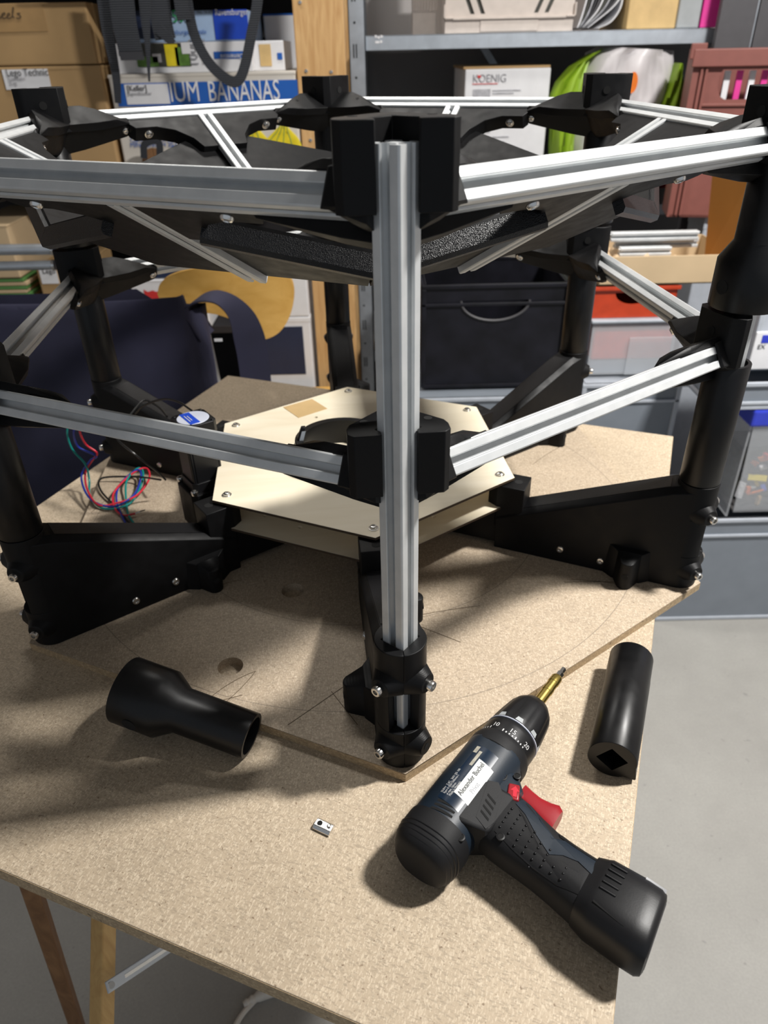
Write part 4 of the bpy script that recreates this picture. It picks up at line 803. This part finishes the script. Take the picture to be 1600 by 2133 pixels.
dk = MB().box(-.66, .64, -.01, .01, 0, sz0+.02-FZ).build('dark_back_board', 'charcoal_panel', None, 0, .003, loc=(.63, 2.66, FZ)); tag(dk, 'dark charcoal board standing upright behind the steel rack', 'board')
# folding crate on the top shelf
TS = sz1+.0008
x0, x1, z0, z1 = rect(928, -60, 1198, 64, YR+.02); fc = empty('folding_crate', ((x0+x1)/2, YR+.02, TS)); tag(fc, 'cream folding plastic crate with slanted slots on the upper steel shelf', 'crate'); w_ = (x1-x0)/2
pxm = (x1-x0)/270
sl = [[((a+dx)*pxm-w_, zz) for dx, zz in ((0, .075), (9, .075), (22, .040), (13, .040))] for a in (40, 62)] + [[(w_-(a+dx)*pxm, zz) for dx, zz in ((0, .075), (9, .075), (22, .040), (13, .040))] for a in (40, 62)]
me = plate2d([(-w_, 0), (w_, 0), (w_, .20), (-w_, .20)], sl, .006, 'crate_cream', 'front_wall'); put('front_wall', me, fc, M=Matrix(((1, 0, 0, 0), (0, 0, -1, 0), (0, 1, 0, 0), (0, 0, 0, 1))))
b = MB(); b.box(-w_-.004, -w_+.02, -.010, .004, .030, .034); b.box(-w_-.004, -w_-.0, -.010, .004, .030, .06); b.box(w_-.02, w_+.004, -.010, .004, .030, .034); b.box(w_, w_+.004, -.010, .004, .03, .06); b.box(-w_+.02, w_-.02, -.008, .0, .028, .033); b.build('front_rim', 'crate_cream', fc, 0, .001)
b = MB(); b.box(-w_*.45, w_*.45, -.003, 0, .002, .026); b.build('front_panel', 'crate_cream', fc, 0, .001)
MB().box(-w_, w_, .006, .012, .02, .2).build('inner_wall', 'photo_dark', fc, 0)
MB().box(w_-.005, w_, .001, .30, 0, .20).build('side_wall', 'crate_cream', fc, 0); MB().box(-w_, -w_+.005, .001, .30, 0, .20).build('side_wall', 'crate_cream', fc, 0); MB().box(-w_, w_, .295, .30, 0, .2).build('rear_wall', 'crate_cream', fc, 0); MB().box(-w_+.005, w_-.005, .012, .295, 0, .004).build('crate_floor', 'crate_cream', fc, 0)
# ribbed crate further back, left of it
x0, x1, z0, z1 = rect(905, -40, 985, 40, 2.42); rcx = empty('ribbed_crate', (.150, 2.52, TS)); tag(rcx, 'second cream crate with ribbed side behind the folding crate', 'crate')
MB().box(-.035, .035, -.0, .09, 0, .22).build('body', 'crate_cream', rcx, 0, .003)
for k in range(9): MB().box(-.034+k*.0082, -.031+k*.0082, -.004, .001, .06, .2).build('rib', 'crate_cream', rcx, 0)
# curled magazine pile, binders
mg = empty('magazine_pile', (atY(1255, 60, YR+.05).x, YR+.13, TS)); tag(mg, 'curled stack of glossy magazines leaning beside the folding crate', 'magazines'); L = V3(mg.location)
for k in range(11):
    pts = [(1202+k*2, 58), (1212+k*6, 30-k*1.2), (1224+k*7, -12), (1232+k*6.6, -40)]
    pa = spline([atY(px, py, YR+.05)-L for px, py in pts], 5)
    q = MB(); q.loft([[p_+V3((0, 0, 0)), p_+V3((.004, 0, 0)), p_+V3((.004, .2, 0)), p_+V3((0, .2, 0))] for p_ in pa]); q.build('magazine', ('paper_white', 'photo_dark', 'grey_print', 'ink', 'grey_lid')[k % 5], mg, 50)
pa = spline([atY(px, py, YR+.045)-L for px, py in ((1245, 59), (1272, 45), (1292, 15), (1300, -30))], 6); q = MB(); q.loft([[p_, p_+V3((.003, 0, 0)), p_+V3((.003, .2, 0)), p_+V3((0, .2, 0))] for p_ in pa]); q.build('magazine', 'paper_white', mg, 50)
for (xa, xb, Y_, mt, lab, dz) in ((1308, 1411, YR+.02, 'wood_binder', 'wood grain patterned file box on the upper steel shelf', .0), (1413, 1459, YR+.01, 'grey_binder', 'grey ring binder between the wood grain file and the pink binder', .0), (1462, 1497, YR+.01, 'pink_binder', 'bright pink ring binder on the upper steel shelf', .0)):
    x0, x1, z0, z1 = rect(xa, 0, xb, 64, Y_); bi = empty('ring_binder' if 'binder between' in lab or 'pink' in lab else 'file_box', ((x0+x1)/2, Y_+.14, TS)); tag(bi, lab, 'binder'); w_ = (x1-x0)/2
    MB().box(-w_, w_, -.14, .13, 0, .31).build('cover', mt, bi, 0, .003)
    if 'binder' in bi.name: MB().lathe([(.012, 0), (.012, .001), (.009, .001)], 20, FRONT(0, -.1405, .16)).build('finger_hole', 'steel', bi)
    else: MB().box(-w_*.6, w_*.6, -.1412, -.14, .15, .21).build('spine_label', 'paper_white', bi, 0)
MB_t = MB()
# white box with small print
x0, x1, z0, z1 = rect(966, 143, 1139, 345, YR+.03); kb = carton('appliance_box', 'white printed carton with red line logo on the middle steel shelf', 'box', x0, x1, ZS2+.001, z1, YR+.03, .3, 'paper_white', 'cardboard', bev=.003, seam=False)
MB().box(x0-.004-kb.location.x, x1-kb.location.x, -.14, .15, z1-kb.location.z, z1-kb.location.z+.006).build('lid_flap', 'cardboard', kb, 0, .001)
Yk = YR+.03; letters(kb, 'KOENIG', .026, 'ink_grey', 984, 172, Yk, sx=.93); lx0, lx1, lz0, lz1 = rect(984, 174, 1037, 175.5, Yk-.001); sheet(kb, lx0, lx1, lz0, lz1, Yk-.001, 'red_print', 'red_line')
lx0, lx1, lz0, lz1 = rect(995, 157, 1002, 162, Yk-.002); sheet(kb, lx0, lx1, lz0, lz1, Yk-.002, 'red_print', 'red_mark')
for yy in (186, 252, 286): lx0, lx1, lz0, lz1 = rect(985, yy, 1021, yy+24, Yk-.001); sheet(kb, lx0, lx1, lz0, lz1, Yk-.001, 'grey_print', 'product_photo')
for yy, xe in ((188, 1085), (194, 1070), (285, 1060), (295, 1050), (304, 1063)): lx0, lx1, lz0, lz1 = rect(1026, yy-1, xe, yy+1.2, Yk-.001); sheet(kb, lx0, lx1, lz0, lz1, Yk-.001, 'grey_print', 'text_line')
# plastic carrier bag
pb = empty('plastic_carrier_bag', (.66, YR+.08, ZS2)); tag(pb, 'green and white plastic carrier bag on the middle steel shelf', 'bag'); L = V3(pb.location)
def pbag(rows, mat, name, dep, off=0):
    rings = []
    for j, (y, xl, xr, yl, yr) in enumerate(rows):
        ring = []
        for i in range(17):
            t = i/16; px = xl+(xr-xl)*t; py = yl+(yr-yl)*t; wr = .010*math.sin(t*17+j*1.3)+.006*math.sin(t*31+j*2.7)
            p_ = atY(px, py, YR+.07)-L; ring.append(V3((p_.x, p_.y-dep*math.sin(PI*min(1, max(0, t)))**.6+wr+off, max(.0015, p_.z))))
        rings.append(ring)
    return MB().loft(rings, cap=False, closed=False).build(name, mat, pb, 80)
wh = [(0, 1245, 1400, 97, 106), (1, 1222, 1404, 110, 122), (2, 1208, 1402, 150, 160), (3, 1202, 1394, 200, 205), (4, 1190, 1372, 250, 250), (5, 1182, 1362, 300, 300), (6, 1190, 1340, 350, 350), (7, 1200, 1330, 400, 400), (8, 1215, 1310, 440, 440)]
pbag(wh, 'bag_white', 'bag_front', .075)
pbag([(0, 1222, 1250, 112, 100), (1, 1185, 1225, 138, 118), (2, 1155, 1215, 170, 160), (3, 1140, 1210, 205, 205), (4, 1142, 1200, 250, 250), (5, 1142, 1192, 300, 300), (6, 1142, 1190, 350, 350), (7, 1144, 1200, 425, 425)], 'bag_green', 'green_side', .05, -.012)
pbag([(0, 1396, 1404, 130, 132), (1, 1384, 1410, 165, 168), (2, 1368, 1412, 200, 205), (3, 1358, 1404, 232, 240), (4, 1345, 1390, 290, 290), (5, 1330, 1370, 350, 350), (6, 1318, 1350, 425, 425)], 'bag_green', 'green_side', .045, -.030)
back = MB(); back.box(-.09, .0, .03, .08, 0.001, .26); back.build('filling', 'bag_white', pb, 0, .03)
for px, py, sc_ in ((1318, 172, 1), (1292, 292, .9)):
    p_ = atY(px, py, YR-.028)-L; q = MB(); q.lathe([(.016*sc_, 0), (.016*sc_, .0012)], 20, FRONT(p_.x, p_.y, p_.z) @ Matrix.Diagonal((.8, 1.5, 1, 1))); q.build('orange_leaf', 'orange_print', pb)
# clear box behind the bag, black tray with red content
x0, x1, z0, z1 = rect(1398, 150, 1425, 250, 2.45); cbx = empty('clear_storage_box', (.90, 2.47, ZS2)); tag(cbx, 'clear plastic storage box behind the carrier bag', 'box')
MB().box(-.10, .06, -.06, .06, .001, .20).build('body', 'clear_plastic', cbx, 0, .004); MB().box(-.105, .065, -.065, .065, .20, .215).build('lid', 'crate_grey_light', cbx, 0, .003); MB().box(-.09, .05, -.05, .05, .004, .11).build('contents', 'paper_wrap', cbx, 0, .01)
x0, x1, z0, z1 = rect(1372, 372, 1490, 420, YR-.0); tray = empty('red_content_tray', ((x0+x1)/2, YR+.10, ZS2)); tag(tray, 'dark tray with a red cloth inside standing on the middle steel shelf', 'tray'); w_ = (x1-x0)/2
b = MB(); b.box(-w_, w_, -.095, -.09, .001, .04); b.box(-w_, w_, .09, .095, .001, .1); b.box(-w_, -w_+.005, -.09, .09, .001, .1); b.box(w_-.005, w_, -.09, .09, .001, .1); b.box(-w_, w_, -.09, .09, .001, .005); b.build('tray', 'charcoal_panel', tray, 0, .001)
MB().lathe([(.001, .0), (.06, .005), (.07, .03), (.05, .055), (.0, .06)], 20, Matrix.Translation((0, 0, .006)) @ Matrix.Diagonal((1, .8, 1, 1)), lambda a, z: 1+.15*math.sin(3*a)+.1*math.sin(7*a)).build('red_cloth', 'red_print', tray, 60)
# dark grey boxes at upper right, beyond the steel rack
for (xa, xb, lab) in ((1492, 1566, 'dark grey flat cabinet door left of the thin bright joint, upper right corner'), (1571, 1680, 'dark grey cabinet door at the very upper right corner')):
    x0, x1, z0, z1 = rect(xa, -60, xb, 200, 2.15); cd = empty('cabinet_door', ((x0+x1)/2, 2.15, FZ)); tag(cd, lab, 'cabinet door'); w_ = (x1-x0)/2
    MB().box(-w_, w_, 0, .018, 0, 1.45).build('panel', 'grey_lid', cd, 0, .001); MB().box(w_-.001, w_+.003, .002, .016, 0, 1.45).build('edge_strip', 'galvanised', cd, 0)
# dusty red crate
x0, x1, z0, z1 = rect(1422, 100, 1680, 470, 2.0); rc_ = empty('red_plastic_crate', ((x0+x1)/2, 1.975, .125)); tag(rc_, 'dusty red plastic crate with open grip hole at the right edge', 'crate'); w_ = (x1-x0)/2; h_ = z1-.125
rc_.rotation_euler = (0, 0, math.radians(-13))
L = V3(rc_.location); Ri = Matrix.Rotation(-math.radians(14), 3, 'Z')
gh = [(-.60*w_, h_-.042), (-.64*w_, h_-.055), (-.63*w_, h_-.080), (-.57*w_, h_-.098), (-.50*w_, h_-.104), (.0*w_, h_-.104), (.08*w_, h_-.098), (.14*w_, h_-.080), (.16*w_, h_-.055), (.14*w_, h_-.042)]
me = plate2d([(-w_, 0), (w_, 0), (w_, h_), (-w_, h_)], [gh], .006, 'crate_red', 'front_wall'); put('front_wall', me, rc_, M=Matrix(((1, 0, 0, 0), (0, 0, -1, 0), (0, 1, 0, 0), (0, 0, 0, 1))))
b = MB(); b.box(-w_-.012, w_+.012, -.014, .004, h_-.036, h_); b.build('rim', 'crate_red', rc_, 0, .002)
for xx in (-w_*.93, -w_*.86): MB().box(xx, xx+.006, -.007, .002, .005, h_-.036).build('rib', 'crate_red', rc_, 0, .001)
MB().box(-w_*.86, w_, -.006, .002, h_-.118, h_-.112).build('rib', 'crate_red', rc_, 0, .001); MB().box(-w_-.02, -w_*.9, -.012, .0, h_-.02, h_+.012).build('hinge', 'crate_red', rc_, 0, .002)
MB().box(-w_-.006, -w_, .0, .12, 0, h_).build('side_wall', 'crate_red', rc_, 0); MB().box(w_, w_+.006, .0, .12, 0, h_).build('side_wall', 'crate_red', rc_, 0); MB().box(-w_, w_, .12, .126, 0, h_).build('rear_wall', 'crate_red', rc_, 0); MB().box(-w_, w_, .0, .12, 0, .006).build('crate_floor', 'crate_red', rc_, 0)
for k in range(4): MB().box(-w_*.54+k*.028, -w_*.54+.013+k*.028, .02, .035, h_-.125, h_-.045).build('content_strip', 'paper_white' if k % 2 == 0 else 'pink_binder', rc_, 0)
# ---- open cardboard box with spare profiles, orange flap
YB = 1.72
x0, x1, z0, z1 = rect(1250, 533, 1532, 592, YB); ob = empty('open_cardboard_box', ((x0+x1)/2, YB+.11, z0)); tag(ob, 'open cardboard box with tall orange flap holding spare aluminium profiles', 'box'); w_ = (x1-x0)/2; h_ = z1-z0
for nm, a in (('front_wall', (-w_, w_, -.11, -.106, 0, h_)), ('rear_wall', (-w_, w_, .106, .11, 0, h_)), ('side_wall', (-w_, -w_+.004, -.11, .11, 0, h_)), ('side_wall', (w_-.004, w_, -.11, .11, 0, h_)), ('box_floor', (-w_, w_, -.11, .11, 0, .004))): MB().box(*a).build(nm, 'cardboard_light', ob, 0, .001)
q = MB(); L = V3(ob.location); fp = [atY(1466, 552, YB+.15)-L, atY(1530, 566, YB+.01)-L, atY(1574, 352, YB+.01)-L, atY(1484, 362, YB+.15)-L]; q.add(fp+[p_+V3((.004, .004, 0)) for p_ in fp], [(0, 1, 2, 3), (4, 5, 6, 7), (0, 1, 5, 4), (1, 2, 6, 5), (2, 3, 7, 6), (3, 0, 4, 7)]); q.build('tall_flap', 'cardboard_orange', ob, 0)
for (xa, xb, yy, yr_, lab) in ((1272, 1452, 493, .0, 'bright aluminium profile on top of the spare profiles in the open box'), (1280, 1450, 508, .02, 'aluminium profile lying in front of the top one in the open box'), (1290, 1395, 524, -.02, 'shortest aluminium profile half wrapped in paper in the open box')):
    A_, B_ = atY(xa, yy, YB+.07+yr_), atY(xb, yy+1, YB+.07+yr_); ln = (B_-A_).length; pr = put('spare_profile', extr(ln, Matrix.Rotation(PI/2, 4, 'Y')).mesh('spare_profile', 'aluminium', 0), loc=A_); tag(pr, lab, 'profile', 'spare aluminium profiles')
pw = empty('wrapping_paper', ((x0+x1)/2-.05, YB+.10, z0+.005)); tag(pw, 'crumpled brown wrapping paper under the spare profiles', 'paper'); q = MB()
random.seed(3); q.grid(lambda a, b_: V3((-.13+.24*a, -.09+.17*b_, (.040+.009*math.sin(a*23+b_*7)+.007*math.sin(a*41-b_*19)+.006*random.random())*min(1, 6*a*(1-a)+.3)*min(1, 8*b_*(1-b_)+.3))), 26, 14); q.build('crumpled_sheet', 'paper_wrap', pw, 20)
# ---- crates
def crate(name, label, x0, x1, z0, z1, Y, dep, mat, rimmat=None, grip=True, wall_t=.004, ribs=True):
    o = empty(name, ((x0+x1)/2, Y+dep/2, z0)); tag(o, label, 'crate'); w, h = (x1-x0)/2, z1-z0; g = dep/2; rm = rimmat or mat
    hol = [[(-.082+.0, h-.040)]+[(.082*math.cos(PI+PI*i/14), h-.040+.048*math.sin(PI+PI*i/14)) for i in range(1, 14)]+[(.082, h-.040)]] if grip else []
    me = plate2d([(-w+.006, .006), (w-.006, .006), (w-.006, h), (-w+.006, h)], hol, wall_t, mat, 'front_wall'); put('front_wall', me, o, M=Matrix(((1, 0, 0, 0), (0, 0, -1, -g+.006), (0, 1, 0, 0), (0, 0, 0, 1))))
    for nm, a in (('rear_wall', (-w+.006, w-.006, g-.01, g-.006, .006, h)), ('side_wall', (-w+.006, -w+.01, -g+.006, g-.006, .006, h)), ('side_wall', (w-.01, w-.006, -g+.006, g-.006, .006, h)), ('crate_floor', (-w+.01, w-.01, -g+.01, g-.01, .0, .008))): MB().box(*a).build(nm, mat, o, 0, .001)
    R_ = MB(); t = .012
    for a in ((-w, w, -g, -g+t), (-w, w, g-t, g), (-w, -w+t, -g+t, g-t), (w-t, w, -g+t, g-t)): R_.box(*a, h-.010, h)
    for a in ((-w, w, -g, -g+.006), (-w, -w+.006, -g, g), (w-.006, w, -g, g)): R_.box(*a, h-.052, h-.044); 
    R_.build('rim', rm, o, 0, .002)
    for sx in (-1, 1): MB().box(sx*w-(.012 if sx > 0 else 0), sx*w+(0 if sx > 0 else .012), -g, -g+.012, .004, h-.01).build('corner_post', rm, o, 0, .002)
    MB().box(-w+.004, w-.004, -g+.002, -g+.010, 0.0, .010).build('base_rim', rm, o, 0, .002)
    return o
def arc_lip(o, w, h, g, mat): MB().tube([V3((.082*math.cos(PI+PI*i/20), -g+.004, h-.040+.048*math.sin(PI+PI*i/20))) for i in range(21)], .003, 6).build('grip_lip', mat, o)
YK = 1.72
x0, x1, z0, z1 = rect(877, 600, 1178, 808, YK); z0 = atY(1020, 808, YK).z
x0g, x1g = x0-.05, x1+.02
gz = z0-.001
bc = crate('black_crate', 'black stacking crate with half round grip standing on grey crates', x0, x1, z0, atY(1020, 592, YK).z, YK, .28, 'crate_black', 'crate_black'); arc_lip(bc, 0, atY(1020, 592, YK).z-z0, .14, 'grey_lid')
gc = crate('grey_crate', 'grey stacking crate carrying the black crate behind the table', x0-.06, x1+.0, FZ+.32, gz, YK-.06, .36, 'crate_grey', 'crate_grey_light', grip=False)
MB().box(-.2, .2, -.17, .17, gz-FZ-.33, gz-FZ-.325).build('lid', 'crate_grey', gc, 0); gc2 = crate('grey_crate', 'lower grey stacking crate on the floor under the black crate stack', x0-.06, x1+.0, FZ+.001, FZ+.319, YK-.06, .36, 'crate_grey', 'crate_grey_light', grip=False)
# middle grey crates with red translucent boxes on top
YM = 1.66
x0, x1, z0, z1 = rect(1178, 812, 1442, 960, YM); zt_ = atY(1300, 800, YM).z
m1 = crate('grey_crate', 'grey stacking crate below the red translucent boxes', x0+.03, .742, FZ+.23, zt_, YM, .34, 'crate_grey', 'crate_grey_light', grip=False); MB().box(-.17, .17, -.16, .16, zt_-FZ-.245, zt_-FZ-.24).build('lid', 'crate_grey_light', m1, 0)
crate('grey_crate', 'lower grey stacking crate on the floor below the red translucent boxes', x0+.03, .742, FZ+.001, FZ+.229, YM, .34, 'crate_grey', 'crate_grey_light', grip=False)
x0, x1, z0, z1 = rect(1228, 672, 1425, 790, YM+.06); cb1 = empty('clear_box', ((x0+x1)/2, YM+.17, zt_+.001)); tag(cb1, 'clear plastic box with orange red content below the red box', 'box'); w_ = (x1-x0)/2; h_ = z1-zt_
b = MB(); b.box(-w_, w_, -.11, -.107, 0, h_); b.box(-w_, -w_+.003, -.107, .11, 0, h_); b.box(w_-.003, w_, -.107, .11, 0, h_); b.build('shell', 'clear_plastic', cb1, 0, .001); MB().box(-w_-.006, w_+.006, -.118, .115, h_, h_+.008).build('lid', 'crate_grey_light', cb1, 0, .003)
MB().box(-w_+.008, w_-.03, -.10, .09, .035, h_-.012).build('contents', 'red_box', cb1, 0, .006); MB().box(-w_*.2, w_*.75, -.113, -.110, .0, h_*.72).build('front_flap', 'clear_plastic', cb1, 0, .001); MB().box(-w_+.008, w_-.006, -.10, .09, .002, .034).build('grey_base', 'crate_grey', cb1, 0)
zr = zt_+.001+h_+.009; x0, x1, z0, z1 = rect(1232, 597, 1410, 668, YM+.06); rbx = empty('red_box', ((x0+x1)/2, YM+.18, zr)); tag(rbx, 'orange red plastic box with dark grip hole under the open cardboard box', 'box'); w_ = (x1-x0)/2; h_ = z1-zr
hol = [[(-.045, h_*.78)]+[(.045*math.cos(PI+PI*i/12)*1.0, h_*.78+.028*math.sin(PI+PI*i/12)) for i in range(1, 12)]+[(.045, h_*.78)]]
me = plate2d([(-w_, 0), (w_, 0), (w_, h_), (-w_, h_)], hol, .003, 'red_box', 'front_wall'); put('front_wall', me, rbx, M=Matrix(((1, 0, 0, 0), (0, 0, -1, -.11), (0, 1, 0, 0), (0, 0, 0, 1))))
b = MB(); b.box(-w_, -w_+.003, -.11, .1, 0, h_); b.box(w_-.003, w_, -.11, .1, 0, h_); b.box(-w_, w_, .097, .1, 0, h_); b.box(-w_, w_, -.107, .1, 0, .003); b.build('body', 'red_box', rbx, 0, .001); b = MB(); b.box(-w_-.005, w_+.005, -.118, -.110, h_-.010, h_); b.build('rim', 'red_box', rbx, 0, .002)
ob_z = ob.location.z
dkb = MB().box(-.24, .24, -.10, .12, 0, .0).build('x', 'dark_shelf', None, 0); bpy.data.objects.remove(dkb)
carton('tall_grey_box', 'tall light grey box under the dusty red crate, right of the open box', 'box', .86, 1.30, FZ+.001, .123, YM+.345, .11, 'crate_grey_light')
# right stack, nearest to the table
YS = 1.43; XS = .69
zA = atY(1500, 1083, YS).z
r1 = crate('grey_crate', 'large grey stacking crate on the floor at the right edge', XS, XS+.60, FZ+.001, zA, YS, .22, 'crate_grey', 'crate_grey_light', grip=False)
zB = atY(1550, 893, YS).z; zC = atY(1590, 858, YS).z
cbx2 = empty('parts_box', (XS+.36, YS+.11, zA+.001)); tag(cbx2, 'clear box full of coloured toy bricks with a bright blue lid', 'box'); h_ = zB-zA
b = MB(); b.hull([V3((x, y, z)) for z, e in ((0, .02), (h_, 0)) for x in (-.23+e, .23-e) for y in (-.100+e, -.097+e)]); b.build('front_wall', 'clear_plastic', cbx2, 0, .001)
MB().box(-.235, -.23, -.095, .10, 0, h_).build('side_wall', 'clear_plastic', cbx2, 0); MB().box(.23, .235, -.095, .10, 0, h_).build('side_wall', 'clear_plastic', cbx2, 0); MB().box(-.24, .24, -.105, .105, h_-.002, zC-zA).build('lid', 'blue_lid', cbx2, 0, .006); MB().box(-.21, .21, -.078, .09, .0, .004).build('tray', 'charcoal_panel', cbx2, 0)
random.seed(11); cols = ['red_print', 'banana_yellow', 'paper_white', 'navy_dark', 'ink', 'bright_blue', 'grey_binder', 'orange_print', 'tape_tan']
for i in range(90):
    sz_ = random.choice(((.016, .008, .0096), (.032, .016, .0096), (.024, .008, .008), (.04, .016, .0032))); e = Euler((random.uniform(0, 6), random.uniform(0, 6), random.uniform(0, 6))).to_matrix().to_4x4(); e.translation = (random.uniform(-.20, .20), random.uniform(-.072, -.03), random.uniform(.015, h_*.62))
    b = MB(); b.box(-sz_[0]/2, sz_[0]/2, -sz_[1]/2, sz_[1]/2, 0, sz_[2], e)
    for k in (-.25, .25): b.cyl(e @ V3((sz_[0]*k, 0, sz_[2])), e @ V3((sz_[0]*k, 0, sz_[2]+.0018)), .0024, n=8)
    b.build('toy_brick', cols[i % 9], cbx2, 30)
MB().box(-.205, .205, -.025, .08, .004, h_*.6).build('brick_heap', 'photo_dark', cbx2, 0, .01)['kind'] = 'stuff'
zD = atY(1560, 800, YS).z
r2 = crate('grey_crate', 'shallow grey crate lying on the bright blue lid at the right edge', XS+.015, XS+.60, zC+.002, zD, YS+.005, .21, 'crate_grey', 'crate_grey_light', grip=False)
YT = 1.50; lb0 = atY(1552, 780, YT).x
r3 = crate('grey_crate', 'upper grey crate with white sticker right of the tube covers', lb0, lb0+.5, zD+.001, zD+.22, YT, .14, 'crate_grey_light', 'crate_grey_light', grip=False)
lx0, lx1, lz0, lz1 = rect(1566, 690, 1660, 768, YT); L = V3(r3.location); MB().box(lx0-L.x, lx1-L.x, YT-.003-L.y, YT+.004-L.y, lz0-L.z, lz1-L.z).build('sticker', 'paper_white', r3, 0, .002)
lx0, lx1, lz0, lz1 = rect(1586, 697, 1620, 713, YT); MB().box(lx0-L.x, lx1-L.x, YT-.004-L.y, YT-.002-L.y, lz0-L.z, lz1-L.z).build('sticker_logo', 'blue_lid', r3, 0)
q = atY(1577, 727, YT-.004)-L; write('EX', .014, 'ink', FRONT(q.x, q.y, q.z), r3)
